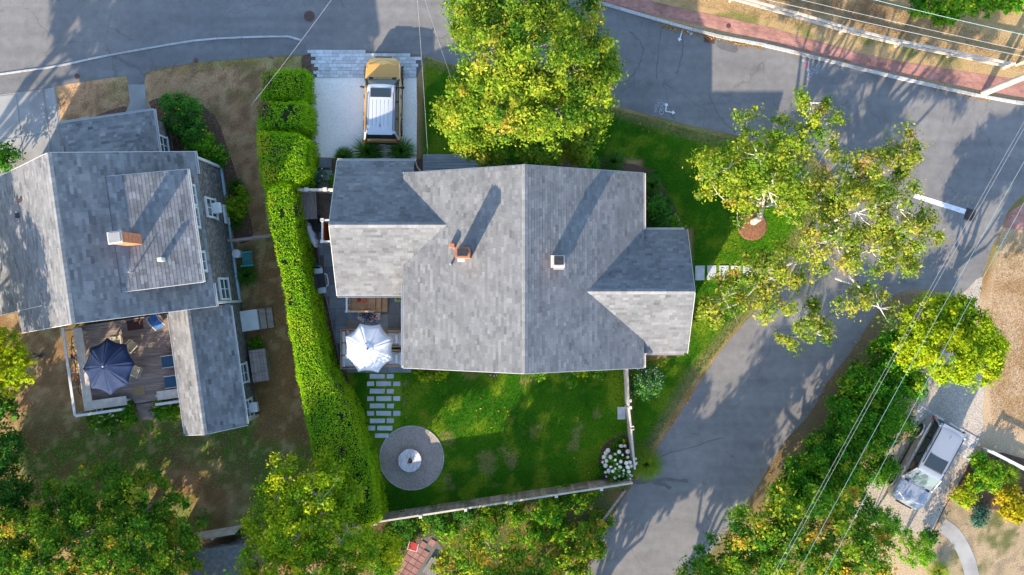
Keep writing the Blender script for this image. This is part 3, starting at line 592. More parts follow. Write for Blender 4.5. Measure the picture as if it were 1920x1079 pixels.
# ---------------------------------------------------------------- shingled roofs
def clip_poly(poly, clip):
    """Sutherland-Hodgman, both counter-clockwise 2-D, clip convex"""
    out = poly; n = len(clip)
    for i in range(n):
        a, b = clip[i], clip[(i + 1) % n]; inp = out; out = []
        if not inp: return []
        side = lambda p: (b[0] - a[0]) * (p[1] - a[1]) - (b[1] - a[1]) * (p[0] - a[0])
        for k in range(len(inp)):
            p, q = inp[k - 1], inp[k]; sp_, sq = side(p), side(q)
            if sq >= 0:
                if sp_ < 0: t = sp_ / (sp_ - sq); out.append((p[0] + (q[0] - p[0]) * t, p[1] + (q[1] - p[1]) * t))
                out.append(q)
            elif sp_ >= 0: t = sp_ / (sp_ - sq); out.append((p[0] + (q[0] - p[0]) * t, p[1] + (q[1] - p[1]) * t))
    return out
def slope(parent, pts, tab=.29, exp=.142, th=.019, mat='shingle', deck=.10, xf=None, var=.085, seed=0):
    """roof plane: sheathing + overlapping shingle courses, every tab its own geometry"""
    rg = random.Random(seed + int(abs(pts[0][0]) * 100)); pts = [Vector(p) for p in pts]
    if xf is not None: pts = [xf @ p for p in pts]
    n = (pts[1] - pts[0]).cross(pts[2] - pts[0]).normalized()
    if n.z < 0: n = -n; pts = pts[::-1]
    a = Vector((0, 0, 1)).cross(n).normalized(); b = n.cross(a); o = min(pts, key=lambda p: p.z)
    P2 = [((p - o).dot(a), (p - o).dot(b)) for p in pts]
    rf = MB().slab(pts, deck).build('roof_slope', MA['roof_deck'], parent)
    mb = MB(); u0, u1 = min(p[0] for p in P2), max(p[0] for p in P2); v = min(p[1] for p in P2) - .02; v1 = max(p[1] for p in P2); row = 0
    while v < v1:
        u = u0 - rg.uniform(0, tab); 
        run = 1.0
        while u < u1:
            L = tab * rg.choice((.55, .8, 1.0, 1.0, 1.25)); cl = clip_poly([(u, v), (u + L - .006, v), (u + L - .006, v + exp + .03), (u, v + exp + .03)], P2)
            if len(cl) >= 3:
                run = .8 * run + .2 * rg.gauss(1, var * 1.2); tone = max(.5, min(1.5, run * rg.gauss(1, var * 1.35))); jit = rg.uniform(0, .003); vs = []
                for (x, y) in cl:
                    lift = th * (1 - (y - v) / (exp + .03)) + .003 + jit; vs.append(o + a * x + b * y + n * lift)
                k = len(cl); mb.add(vs, [tuple(range(k))], tone)
                for i in range(k):
                    j = (i + 1) % k
                    if abs(cl[i][1] - v) < 1e-6 and abs(cl[j][1] - v) < 1e-6: mb.add([vs[i], vs[j], vs[j] - n * (th + .003), vs[i] - n * (th + .003)], [(0, 3, 2, 1)], tone * .9)
            u += L
        v += exp; row += 1
    s = mb.build('shingles', MA[mat], rf); s['kind'] = 'stuff'; return rf
def ridge_cap(parent, a, b, xf=None, wd=.13, drop=.07):
    a, b = Vector(a), Vector(b)
    if xf is not None: a, b = xf @ a, xf @ b
    d = b - a; n = max(2, int(d.length / .26)); q = Vector((-d.y, d.x, 0)).normalized(); mb = MB()
    for i in range(n):
        p0, p1 = a + d * (i / n), a + d * ((i + 1.15) / n); t = random.uniform(.85, 1.2); up = Vector((0, 0, .022)); lo = Vector((0, 0, -drop))
        mb.add([p0 + up * 1.4, p0 + q * wd + lo + up, p1 + q * wd + lo + up * .6, p1 + up, p1 - q * wd + lo + up * .6, p0 - q * wd + lo + up], [(0, 1, 2, 3), (0, 3, 4, 5)], t)
    o = mb.build('ridge_cap', MA['shingle_cap'], parent); o['kind'] = 'stuff'
def trim(parent, a, b, wd=.022, ht=.16, mat='white', name='rake_board', xf=None, dz=-.10):
    a, b = Vector(a), Vector(b)
    if xf is not None: a, b = xf @ a, xf @ b
    MB().bar(a + Vector((0, 0, dz)), b + Vector((0, 0, dz)), wd, ht).build(name, MA[mat], parent)
def gutter(parent, a, b, mat='gutter', xf=None, r=.048):
    a, b = Vector(a), Vector(b)
    if xf is not None: a, b = xf @ a, xf @ b
    d = (b - a).normalized(); q = Vector((-d.y, d.x, 0)); up = Vector((0, 0, 1)); prof = [(-r, .03), (-r, -.05), (-r * .6, -.09), (r * .6, -.09), (r, -.05), (r, .03), (r * .82, .03), (r * .6, -.06), (-r * .6, -.06), (-r * .82, .03)]
    mb = MB(); mb.loft([[p + q * x + up * z for x, z in prof] for p in (a, b)]); mb.build('gutter', MA[mat], parent)
def chimney(parent, c, sx, sy, z0, z1, rz=0, course=.085, cap='mortar', xf=None, name='chimney'):
    mb = MB(); mb.box((c[0], c[1], (z0 + z1) / 2), (sx - .03, sy - .03, z1 - z0), rz); ch = mb.build(name, MA['mortar'], parent)
    n = int((z1 - z0) / course); bl = .21
    for i in range(n):
        z = z0 + (i + .5) * course
        for side in range(4):
            L = sx if side % 2 == 0 else sy - .17; nb = max(1, round(L / bl)); off = 0
            for k in range(nb):
                u = -L / 2 + (k + .5) * L / nb; dx, dy = ((u, -sy / 2 + .045), (sx / 2 - .045, u), (u, sy / 2 - .045), (-sx / 2 + .045, u))[side]
                x, y = rot2(dx, dy, rz); piece('brick', ch, (c[0] + x, c[1] + y, z), (L / nb - .012, .09, course - .012), rz + (0 if side % 2 == 0 else pi / 2), MA['brick'])
    mb = MB(); mb.box((c[0], c[1], z1 + .02), (sx + .06, sy + .06, .05), rz); mb.build('chimney_crown', MA[cap], ch, bevel=.01)
    return ch
def window(parent, c, n, w_, h_, sash=2, ac=False, hor=None):
    """window on a vertical wall; n = outward unit normal (horizontal)"""
    c = Vector(c); n = Vector(n).normalized(); t = Vector((0, 0, 1)).cross(n); rz = math.atan2(t.y, t.x); fr = .09
    root = MB(); root.box(c + n * .015, (w_ - .02, .05, h_ - .02), rz); wo = root.build('window', MA['glass'], parent)
    for s in (-1, 1):
        MB().box(c + t * s * (w_ / 2 + fr / 2 - .01) + n * .03, (fr, .10, h_ + 2 * fr), rz).build('frame', MA['white'], wo)
        MB().box(c + Vector((0, 0, s * (h_ / 2 + fr / 2 - .01))) + n * .034, (w_ + (.24 if s < 0 else .02), .12 if s < 0 else .10, fr), rz).build('sill' if s < 0 else 'frame', MA['white'], wo)
    MB().box(c + n * .05, (w_, .04, .05), rz).build('meeting_rail', MA['white'], wo)
    MB().box(c + n * .048, (.03, .03, h_), rz).build('muntin', MA['white'], wo)
    if ac:
        q = MB().box(c + n * .22 - Vector((0, 0, h_ * .22)), (w_ * .60, .38, .34), rz).build('air_conditioner', MA['white'], wo, bevel=.02)
    return wo
def wallprism(parent, poly, z0, z1, mat, name='wall', xf=None):
    mb = MB(); mb.prism(poly, z0, z1); return mb.build(name, MA[mat], parent, xf=xf)
def gable_wall(parent, a, b, apex, z0, mat, th=.12, xf=None):
    """pentagon end wall between foot points a and b (x, y, eaves z), apex (x, y, z)"""
    a, b, p = Vector(a), Vector(b), Vector(apex); d = (b - a); d.z = 0; d.normalize(); q = Vector((-d.y, d.x, 0)) * th
    ring = [Vector((a.x, a.y, z0)), Vector((b.x, b.y, z0)), b, p, a]; mb = MB(); mb.loft([[v - q / 2 for v in ring], [v + q / 2 for v in ring]]); return mb.build('wall', MA[mat], parent, xf=xf)

# ---------------------------------------------------------------- the main house
H1 = thing('shingled_house', (0.5, .8, 0), 'large cross-gabled grey shingled house with two wings and two chimneys beside the back lawn', 'house')
xr, yN, yS, xW, xE, hr, he = .575, 5.50, -3.88, -5.23, 6.34, 6.82, 3.72
slope(H1, [(xW, yS, he), (xr, yS, hr), (xr, yN, hr), (xW, yN, he)], seed=1)
slope(H1, [(xE, yS, he), (xr, yS, hr), (xr, yN, hr), (xE, yN, he)], seed=2)
ridge_cap(H1, (xr, yS, hr), (xr, yN, hr))
wx0, wyN, wyS, wyr, whr, whe = -8.60, 6.21, -.39, 2.93, 4.87, 2.80            # west wing
wxm = xr - (hr - whr) / (hr - he) * (xr - xW)                                 # where its ridge meets the main slope
slope(H1, [(wx0, wyN, whe), (wx0, wyr, whr), (-4.80, wyr, whr), (-4.80, wyN, whe)], seed=3); slope(H1, [(-4.80, wyr, whr), (wxm + .1, wyr, whr), (-4.80, 5.02, whr - (5.02 - wyr) * (whr - whe) / (wyN - wyr))], seed=30)
slope(H1, [(wx0, wyS, whe), (wx0, wyr, whr), (wxm + .1, wyr, whr), (xW + .4, wyS, whe)], seed=4)
ridge_cap(H1, (wx0, wyr, whr), (wxm, wyr, whr))
ex1, eyN, eyS, eyr, ehr, ehe = 8.53, 2.79, -3.19, -.20, 5.25, 3.30            # east wing
exm = xr + (hr - ehr) / (hr - he) * (xE - xr)
slope(H1, [(ex1, eyN, ehe), (ex1, eyr, ehr), (exm - .1, eyr, ehr), (xE - .4, eyN, ehe)], seed=5)
slope(H1, [(ex1, eyS, ehe), (ex1, eyr, ehr), (exm - .1, eyr, ehr), (xE - .4, eyS, ehe)], seed=6)
ridge_cap(H1, (ex1, eyr, ehr), (exm, eyr, ehr))
# walls
wallprism(H1, [(xW + .3, yS + .3), (xE - .3, yS + .3), (xE - .3, yN - .3), (xW + .3, yN - .3)], 0, he + .1, 'cedar_light')
wallprism(H1, [(wx0 + .25, wyS + .3), (xW + .2, wyS + .3), (xW + .2, wyN - .3), (wx0 + .25, wyN - .3)], 0, whe + .1, 'cedar_light')
wallprism(H1, [(xW + .2, yN - .4), (-4.95, yN - .4), (-4.95, wyN - .3), (xW + .2, wyN - .3)], 0, whe + .1, 'cedar_light')
wallprism(H1, [(xE - .4, eyS + .3), (ex1 - .25, eyS + .3), (ex1 - .25, eyN - .3), (xE - .4, eyN - .3)], 0, ehe + .1, 'cedar_light')
for (yy_, s) in ((yN - .36, 1), (yS + .36, -1)): gable_wall(H1, (xW + .5, yy_, he), (xE - .5, yy_, he), (xr, yy_, hr - .25), he - .1, 'cedar_light')
gable_wall(H1, (wx0 + .31, wyS + .4, whe), (wx0 + .31, wyN - .4, whe), (wx0 + .31, wyr, whr - .2), whe - .1, 'cedar_light')
gable_wall(H1, (ex1 - .31, eyS + .4, ehe), (ex1 - .31, eyN - .4, ehe), (ex1 - .31, eyr, ehr - .2), ehe - .1, 'cedar_light')
for yy_, o_ in ((yN + .02, 1), (yS - .02, -1)):
    trim(H1, (xW, yy_, he), (xr, yy_, hr)); trim(H1, (xr, yy_, hr), (xE, yy_, he))
trim(H1, (wx0 - .02, wyN, whe), (wx0 - .02, wyr, whr)); trim(H1, (wx0 - .02, wyr, whr), (wx0 - .02, wyS, whe)); trim(H1, (ex1 + .02, eyN, ehe), (ex1 + .02, eyr, ehr)); trim(H1, (ex1 + .02, eyr, ehr), (ex1 + .02, eyS, ehe))
gutter(H1, (xW - .06, yS, he - .02), (xW - .06, .1, he - .02), 'white'); gutter(H1, (xE + .06, eyN, he - .02), (xE + .06, yN, he - .02)); gutter(H1, (xE + .06, yS, he - .02), (xE + .06, eyS, he - .02))
gutter(H1, (xE + .2, eyN + .06, ehe - .02), (ex1 - .15, eyN + .06, ehe - .02)); gutter(H1, (xE + .2, eyS - .06, ehe - .02), (ex1 - .15, eyS - .06, ehe - .02))
gutter(H1, (wx0, wyN + .06, whe - .02), (-4.80, wyN + .06, whe - .02), 'white'); gutter(H1, (wx0, wyS - .06, whe - .02), (xW + .05, wyS - .06, whe - .02), 'white')
MB().tube([(-4.78, wyN + .05, whe - .05), (-4.70, wyN - .25, whe - .35), (-4.70, wyN - .28, .1)], .045, 6).build('downspout', MA['white'], H1)
# windows / doors on the walls one can glimpse from the side
for wx_, wz in ((-2.5, 1.7), (.2, 1.7), (3.6, 1.7)): window(H1, (wx_, yS + .30, wz), (0, -1, 0), 1.0, 1.3)
for wx_, wz in ((-2.2, 1.9), (1.6, 1.9), (4.4, 1.9)): window(H1, (wx_, yN - .30, wz), (0, 1, 0), 1.0, 1.3)
for wy_ in (-2.2, 1.5): window(H1, (ex1 - .25, wy_ + .1, 1.7), (1, 0, 0), .9, 1.3)
for wy_ in (.9, 4.6): window(H1, (wx0 + .25, wy_, 1.6), (-1, 0, 0), .9, 1.1)
MB().box((ex1 - .22, -.15, 1.05), (.06, .95, 2.1)).build('door', MA['teal'], H1); MB().box((-6.9, wyS + .27, 1.25), (.95, .06, 2.1)).build('door', MA['white'], H1)
# chimneys, vents
c1 = chimney(H1, (-2.2, 1.53), .60, .42, 4.9, 7.5, cap='copper'); MB().box((-2.2, 1.53, 7.60), (.44, .30, .10)).build('flue_opening', MA['black'], c1)
MB().box((-2.2, 1.26, 5.32), (.66, .16, .06), rx=0).build('flashing', MA['white'], c1)
mb = MB(); mb.box((-2.2, 1.53, 7.56), (.30, .22, .14)); mb.build('clay_flue', MA['terracotta'], c1)
c2 = chimney(H1, (2.06, 1.16), .58, .50, 5.75, 6.85, cap='paver_tan'); MB().box((2.1, 1.2, 6.90), (.42, .40, .10)).build('flue_opening', MA['black'], c2); MB().box((2.06, .86, 6.1), (.64, .12, .06)).build('flashing', MA['lead'], c2)
MB().box((-2.78, 1.93, 5.30), (.26, .22, .5)).build('vent_box', MA['copper'], H1, bevel=.02)
MB().tube([(-2.85, 1.06, 4.8), (-2.85, 1.06, 5.75)], .05, 8).build('vent_pipe', MA['lead'], H1)
MB().box((4.9, -1.17, 4.48), (.38, .08, .10), rz=R(-35)).build('flashing', MA['copper'], H1)
MB().box((xr, yS + .35, hr - .02), (.4, .5, .03)).build('lichen_patch', MA['flow_yellow'], H1) if False else None
# timber deck at the back of the wing (north side)
dk = thing('timber_deck', (-2.8, 6.3, 0), 'narrow grey timber deck along the north gable wall of the big house', 'deck')
for k in range(9): piece('deck_board', dk, (-2.78, 5.60 + k * .148, .55), (3.62, .136, .035), 0, MA['grey_deck'])
for x_ in (-4.5, -2.8, -1.1):
    for y_ in (5.6, 6.75): MB().box((x_, y_, .265), (.1, .1, .53)).build('post', MA['grey_deck'], dk)
MB().box((-2.78, 6.82, .45), (3.62, .04, .16)).build('fascia', MA['grey_deck'], dk)

# ---------------------------------------------------------------- the neighbouring house (turned 8 degrees)
NA = R(8); NO = Vector((-19.21, 2.085, 0)); NX_ = Matrix.Translation(NO) @ Matrix.Rotation(NA, 4, 'Z')
nv = lambda x, y, z=0: NX_ @ Vector((x, y, z))
nn = lambda x, y: Vector((*rot2(x, y, NA), 0))
H2 = thing('shingled_house', nv(0, 0), 'tall neighbouring house with mottled grey roof, dark cedar walls and a long south extension', 'house')
X2 = dict(xf=NX_, tab=.32, exp=.155, var=.11, th=.012, mat='shingle_old')
slope(H2, [(4.80, 3.66, 4.76), (0, 3.66, 9.2), (0, -3.66, 9.2), (4.80, -3.66, 4.76)], seed=11, **X2)
slope(H2, [(-4.2, -2.62, 5.315), (0, -2.62, 9.2), (0, -3.66, 9.2), (-4.2, -3.66, 5.315)], seed=12, **X2)
slope(H2, [(-6.4, 3.66, 3.28), (0, 3.66, 9.2), (0, -2.62, 9.2), (-6.4, -2.62, 3.28)], seed=13, **X2)
slope(H2, [(4.92, 2.58, 6.58), (1.68, 2.58, 7.68), (1.68, -2.54, 7.68), (4.92, -2.54, 6.58)], seed=14, **X2)
ridge_cap(H2, (0, 3.66, 9.2), (0, -3.66, 9.2), NX_)
# body
wallprism(H2, [(-4.0, -3.45), (4.65, -3.45), (4.65, 3.45), (-4.0, 3.45)], 0, 4.85, 'cedar_wall', xf=NX_)
wallprism(H2, [(-6.1, -2.45), (-3.9, -2.45), (-3.9, 3.4), (-6.1, 3.4)], 0, 3.45, 'cedar_wall', xf=NX_)
gable_wall(H2, (-4.0, -3.40, 4.9), (4.6, -3.40, 4.8), (0, -3.40, 8.95), 4.7, 'cedar_wall', xf=NX_); gable_wall(H2, (-4.0, 3.40, 4.9), (4.6, 3.40, 4.8), (0, 3.40, 8.95), 4.7, 'cedar_wall', xf=NX_)
mb = MB(); mb.add([(4.65, -2.42, 4.8), (4.65, 2.46, 4.8), (4.65, 2.46, 6.56), (4.65, -2.42, 6.56), (2.0, -2.42, 7.25), (2.0, 2.46, 7.25), (2.0, -2.42, 4.8), (2.0, 2.46, 4.8)], [(0, 1, 2, 3), (0, 3, 4, 6), (1, 7, 5, 2), (3, 2, 5, 4)])
mb.build('dormer', MA['cedar_wall'], H2, xf=NX_)
for a, b in (((4.82, 3.68, 4.76), (0, 3.68, 9.2)), ((0, 3.68, 9.2), (-6.4, 3.68, 3.28)), ((4.82, -3.68, 4.76), (0, -3.68, 9.2)), ((0, -3.68, 9.2), (-4.2, -3.68, 5.32)), ((4.94, 2.6, 6.58), (1.68, 2.6, 7.68)), ((4.94, -2.56, 6.58), (1.68, -2.56, 7.68)), ((-6.4, -2.64, 3.28), (-2.0, -2.64, 7.37))):
    trim(H2, a, b, xf=NX_)
gutter(H2, (4.98, -2.56, 6.56), (4.98, 2.6, 6.56), 'white', NX_); gutter(H2, (4.86, 2.62, 4.74), (4.86, 3.68, 4.74), 'white', NX_); gutter(H2, (4.86, -3.68, 4.74), (4.86, -2.6, 4.74), 'white', NX_)
for y_ in (3.5, -3.5): MB().box(nv(4.68, y_, 2.4), (.1, .12, 4.8), NA).build('corner_board', MA['white'], H2)
MB().box(nv(4.70, 0, .32), (.10, 7.0, .16), NA).build('skirt_board', M('skirt_blue', (.30, .42, .48), None, rough=.6), H2)
MB().box(nv(4.69, 3.2, 4.62), (.12, .9, .14), NA).build('corner_board', MA['white'], H2)
ee = nn(1, 0)
# windows of the east wall (dormer pair, first floor, ground floor)
for y_ in (1.55, .52): window(H2, nv(4.66, y_, 5.75), ee, .85, 1.0)
window(H2, nv(4.66, 1.15, 3.0), ee, .85, 1.45, ac=True); window(H2, nv(4.66, -1.55, 5.6), ee, .8, .9); window(H2, nv(4.66, -2.85, 2.7), ee, .95, 1.35); window(H2, nv(4.70, 1.0, .75), ee, .8, .5)
# chimney, vents
c3 = chimney(H2, nv(2.46, -.34), .56, .46, 7.0, 9.55, NA); MB().box(nv(2.46, -.34, 9.60), (.5, .40, .10), NA).build('flue_cap', MA['concrete'], c3)
MB().box(nv(3.45, -1.35, 7.3), (.20, .16, .5), NA).build('vent_box', MA['white'], H2)
MB().tube([nv(2.2, -1.75, 7.3), nv(2.2, -1.75, 8.0)], .035, 8).build('vent_pipe', MA['lead'], H2)
MB().box(nv(-2.6, 2.2, 6.9), (.35, .12, .12), NA + .5).build('vent_box', MA['iron'], H2); MB().box(nv(-2.95, 1.6, 6.5), (.26, .22, .14), NA).build('vent_box', MA['black'], H2)
# south extension
slope(H2, [(2.02, -3.62, 3.30), (3.24, -3.62, 4.22), (3.24, -9.65, 4.22), (2.02, -9.65, 3.30)], seed=15, **X2); slope(H2, [(4.86, -3.62, 2.70), (3.24, -3.62, 4.22), (3.24, -9.65, 4.22), (4.86, -9.65, 2.70)], seed=16, **X2)
ridge_cap(H2, (3.24, -3.66, 4.22), (3.24, -9.65, 4.22), NX_)
wallprism(H2, [(2.15, -9.5), (4.68, -9.5), (4.68, -3.4), (2.15, -3.4)], 0, 2.8, 'cedar_wall', xf=NX_); gable_wall(H2, (2.15, -9.44, 3.2), (4.68, -9.44, 2.75), (3.24, -9.44, 4.05), 2.7, 'cedar_wall', xf=NX_)
trim(H2, (2.02, -9.67, 3.3), (3.24, -9.67, 4.22), xf=NX_); trim(H2, (3.24, -9.67, 4.22), (4.86, -9.67, 2.7), xf=NX_); gutter(H2, (4.90, -9.6, 2.68), (4.90, -3.7, 2.68), 'white', NX_); gutter(H2, (1.98, -9.6, 3.28), (1.98, -3.7, 3.28), 'white', NX_)
MB().box(nv(4.71, -9.5, 1.3), (.1, .12, 2.6), NA).build('corner_board', MA['white'], H2)
window(H2, nv(4.69, -7.15, 1.55), ee, .85, 1.25); window(H2, nv(4.69, -8.95, 1.5), ee, .8, 1.25, ac=True)
# north porch with hipped roof
PZ = 4.0
slope(H2, [(-2.25, 6.30, 2.9), (2.52, 6.30, 2.9), (.9, 3.5, PZ), (-.7, 3.5, PZ)], seed=17, **X2); slope(H2, [(2.52, 6.30, 2.9), (2.52, 3.5, 2.9), (.9, 3.5, PZ)], seed=18, **X2); slope(H2, [(-2.25, 6.30, 2.9), (-2.25, 3.5, 2.9), (-.7, 3.5, PZ)], seed=19, **X2)
wallprism(H2, [(-2.0, 3.4), (2.28, 3.4), (2.28, 6.05), (-2.0, 6.05)], 0, 2.88, 'cedar_wall', 'porch', xf=NX_); gutter(H2, (2.58, 3.5, 2.88), (2.58, 6.36, 2.88), 'white', NX_); gutter(H2, (-2.25, 6.36, 2.88), (2.52, 6.36, 2.88), 'white', NX_)
window(H2, nv(2.29, 4.8, 1.6), ee, .8, 1.2); window(H2, nv(.8, 6.06, 1.6), nn(0, 1), .9, 1.2); MB().box(nv(-.8, 6.06, 1.05), (.95, .06, 2.1), NA).build('door', MA['white'], H2)
# east stoop with steps
st = thing('door_stoop', nv(5.4, -4.55, 0), 'white topped door stoop with grey wooden steps on the east wall of the neighbouring extension', 'stoop')
MB().box(nv(5.08, -4.55, .3), (.95, 1.05, .6), NA).build('landing', MA['white'], st); 
for k in range(2): MB().box(nv(5.76 + k * .32, -4.55, .2 - k * .09), (.31, 1.05, .4 - k * .18), NA).build('step', MA['weathered'], st)
# storage bin under the window
bn = thing('storage_bin', nv(5.3, -6.9, 0), 'long weathered wooden storage bin below the extension window', 'bin')
MB().box(nv(5.32, -6.9, .42), (.78, 1.55, .84), NA).build('body', MA['shed_wood'], bn)
for k in range(5): o = piece('lid_board', bn, nv(5.02 + k * .165, -6.9, .90 - k * .012), (.155, 1.66, .03), NA, MA['weathered'])
for k in (-.5, 0, .5): MB().box(nv(5.0, -6.9 + k, .925), (.14, .03, .02), NA).build('hinge', MA['steel'], bn)

# ---------------------------------------------------------------- neighbour's deck
DK = thing('timber_deck', nv(-1, -5.8, 0), 'broad weathered plank deck with white built-in benches behind the neighbouring house', 'deck')
for k in range(30): piece('deck_board', DK, nv(-.95, -3.68 - k * .1455, .48), (5.75, .137, .035), NA, MA['weathered'])
for x_ in (-3.6, -1.2, 1.7):
    for y_ in (-3.8, -5.9, -7.9): MB().box(nv(x_, y_, .23), (.1, .1, .46), NA).build('joist_post', MA['weathered'], DK)
MB().box(nv(-.95, -8.06, .36), (5.75, .04, .24), NA).build('fascia', MA['weathered'], DK); MB().box(nv(-3.86, -5.85, .36), (.04, 4.4, .24), NA).build('fascia', MA['weathered'], DK)
# bench seats and back rails
MB().box(nv(-3.55, -5.85, .93), (.46, 4.25, .05), NA).build('bench_seat', MA['fence_pale'], DK); MB().box(nv(-2.45, -7.72, .932), (1.75, .46, .05), NA).build('bench_seat', MA['fence_pale'], DK); MB().box(nv(.85, -7.72, .93), (1.7, .46, .05), NA).build('bench_seat', MA['fence_pale'], DK)
MB().box(nv(-4.12, -5.85, 1.32), (.13, 4.5, .05), NA).build('bench_rail', MA['white'], DK); MB().box(nv(-2.9, -8.12, 1.322), (2.4, .13, .05), NA).build('bench_rail', MA['white'], DK); MB().box(nv(.9, -8.12, 1.32), (1.8, .13, .05), NA).build('bench_rail', MA['white'], DK)
for x_, y_ in ((-4.12, -3.75), (-4.12, -5.2), (-4.12, -6.7), (-4.12, -8.05), (-2.7, -8.12), (-1.8, -8.12), (.1, -8.12), (1.85, -8.12)): MB().box(nv(x_, y_, .65), (.1, .1, 1.3), NA).build('bench_post', MA['white'], DK)
for x_, y_ in ((-3.55, -3.9), (-3.55, -5.8), (-3.55, -7.6), (-1.7, -7.72), (.1, -7.72), (1.8, -7.72)): MB().box(nv(x_, y_, .70), (.4, .08, .41), NA).build('bench_support', MA['white'], DK)
for k in range(3): MB().box(nv(-.85, -8.2 - k * .28, .35 - k * .14), (1.0, .3, .05), NA).build('step', MA['weathered'], DK)
# ---------------------------------------------------------------- foliage
def leaf_mesh(name, P, N, S, T, mat, parent, asp=.6, fold=.12, rng=RNG):
    n = len(P); N = N / (np.linalg.norm(N, axis=1, keepdims=True) + 1e-9); r = rng.normal(size=(n, 3)); t1 = np.cross(N, r); t1 /= np.linalg.norm(t1, axis=1, keepdims=True) + 1e-9
    t2 = np.cross(N, t1); s = S[:, None]; off = np.array(wloc(parent)) if parent is not None else np.zeros(3)
    V = np.stack([P - t1 * s * .5, P + t2 * s * asp * .5 + N * s * fold, P + t1 * s * .5, P - t2 * s * asp * .5 + N * s * fold], 1).reshape(-1, 3) - off
    me = bpy.data.meshes.new(name); me.vertices.add(4 * n); me.vertices.foreach_set('co', V.astype(np.float32).ravel())
    me.loops.add(4 * n); me.loops.foreach_set('vertex_index', np.arange(4 * n, dtype=np.int32)); me.polygons.add(n); me.polygons.foreach_set('loop_start', np.arange(0, 4 * n, 4, dtype=np.int32)); me.update()
    a = me.attributes.new('tone', 'FLOAT', 'FACE'); a.data.foreach_set('value', np.clip(T, 0, 1).astype(np.float32)); me.materials.append(MA[mat])
    o = bpy.data.objects.new(name, me); COL.objects.link(o)
    if parent is not None: o.parent = parent
    return o
def sphere_dirs(n, rng, zmin=-.35):
    out = np.zeros((0, 3))
    while len(out) < n:
        d = rng.normal(size=(n * 2, 3)); d /= np.linalg.norm(d, axis=1, keepdims=True); out = np.concatenate([out, d[d[:, 2] > zmin]])
    return out[:n]
def crown(lobes, dens, per, cr, leaf, rng, tone=(.45, .16, .10), up=.55, zmin=-.35, inner=.25, flat=.6, edge=1.0):
    """lobes (x,y,z,rx,ry,rz): clumps of leaves spread over and through every lobe"""
    P, N, S, T, C = [], [], [], [], []
    for (x, y, z, rx, ry, rz) in lobes:
        nc = max(3, int(dens * 2 * pi * rx * ry)); d = sphere_dirs(nc, rng, zmin); rad = np.where(rng.random(nc) < inner, rng.uniform(.35, .8, nc), rng.uniform(.82, 1.06 * edge, nc))
        c = np.array([x, y, z]) + d * rad[:, None] * np.array([rx, ry, rz]); C.append(c); ct = rng.normal(tone[0], tone[1], nc)
        k = np.maximum(4, (per * rng.uniform(.5, 1.5, nc)).astype(int)); idx = np.repeat(np.arange(nc), k); m = len(idx); r_ = cr * rng.uniform(.6, 1.3, nc)
        off = rng.normal(size=(m, 3)) * .5; off[:, 2] *= flat; p = c[idx] + off * r_[idx][:, None]
        nn_ = d[idx] * .55 + np.array([0, 0, up]) + rng.normal(size=(m, 3)) * .55 + off * .25
        P.append(p); N.append(nn_); S.append(leaf * np.clip(rng.lognormal(0, .38, m), .4, 2.2)); T.append(ct[idx] + rng.normal(0, tone[2], m))
    return np.concatenate(P), np.concatenate(N), np.concatenate(S), np.concatenate(T), np.concatenate(C)
def limb_path(a, b, sag, rng, n=5):
    a, b = np.array(a), np.array(b); L = np.linalg.norm(b - a); pts = []
    for i in range(n):
        t = i / (n - 1); p = a + (b - a) * t; p[2] += sag * L * sin(pi * t); 
        if 0 < i < n - 1: p += rng.normal(size=3) * L * .045
        pts.append(tuple(p))
    return pts
def lob(px, py, r, h, fz=.75): k = (CAMH - h) / CAMH / PPM; p = W(px, py, h); return (p.x, p.y, h, r * k, r * k, r * k * fz)
def tree(name, base_px, lobes, label, cat, mat, dens=2.4, per=60, cr=.42, leaf=.17, seed=0, tone=(.45, .16, .10), group=None, trunk_r=.2, bark='bark', twigs=0, inner=.25, low=1.2, edge=1.0, up=.55):
    rng = np.random.default_rng(100 + seed); b = W(*base_px); root = thing(name, b, label, cat, group); Ls = [lob(*l) for l in lobes]
    P, N, S, T, C = crown(Ls, dens, per, cr, leaf, rng, tone, inner=inner, edge=edge, up=up)
    keep = P[:, 2] > .15; leaf_mesh('crown', P[keep], N[keep], S[keep], T[keep], mat, root, rng=rng)
    mz = np.mean([l[2] for l in Ls]); cx = np.mean([l[0] for l in Ls]); cy = np.mean([l[1] for l in Ls]); fork = (b.x * .75 + cx * .25, b.y * .75 + cy * .25, max(low, mz * .42))
    mb = MB(); mb.tube(limb_path((b.x, b.y, -.05), fork, 0, rng, 4), [trunk_r * 1.25, trunk_r, trunk_r * .92, trunk_r * .85], 9); mb.build('trunk', MA[bark], root, smooth=True)
    mb = MB()
    for l in Ls:
        c = (l[0], l[1], l[2] + l[5] * .1); mb.tube(limb_path(fork, c, .06, rng, 6), [trunk_r * .55, trunk_r * .45, trunk_r * .36, trunk_r * .28, trunk_r * .2, trunk_r * .12], 6)
        near = C[np.linalg.norm((C - np.array(l[:3])) / np.array(l[3:]), axis=1) < 1.1]; rng.shuffle(near)
        for q in near[:max(3, twigs)]: mb.tube(limb_path(c, tuple(q), .05, rng, 4), [trunk_r * .16, trunk_r * .11, trunk_r * .07, trunk_r * .03], 4)
        if twigs:
            for q in near[:twigs]:
                d = (q - np.array(c)); e = q + d * rng.uniform(.05, .3) + np.array([0, 0, .1]); mb.tube([tuple(q), tuple((q + e) / 2 + rng.normal(size=3) * .07), tuple(e)], [.016, .011, .004], 4)
                for _ in range(2): e2 = (q + e) / 2 + rng.normal(size=3) * .18; mb.tube([tuple((q + e) / 2), tuple(e2)], [.009, .003], 3)
    mb.build('branches', MA[bark], root, smooth=True); return root
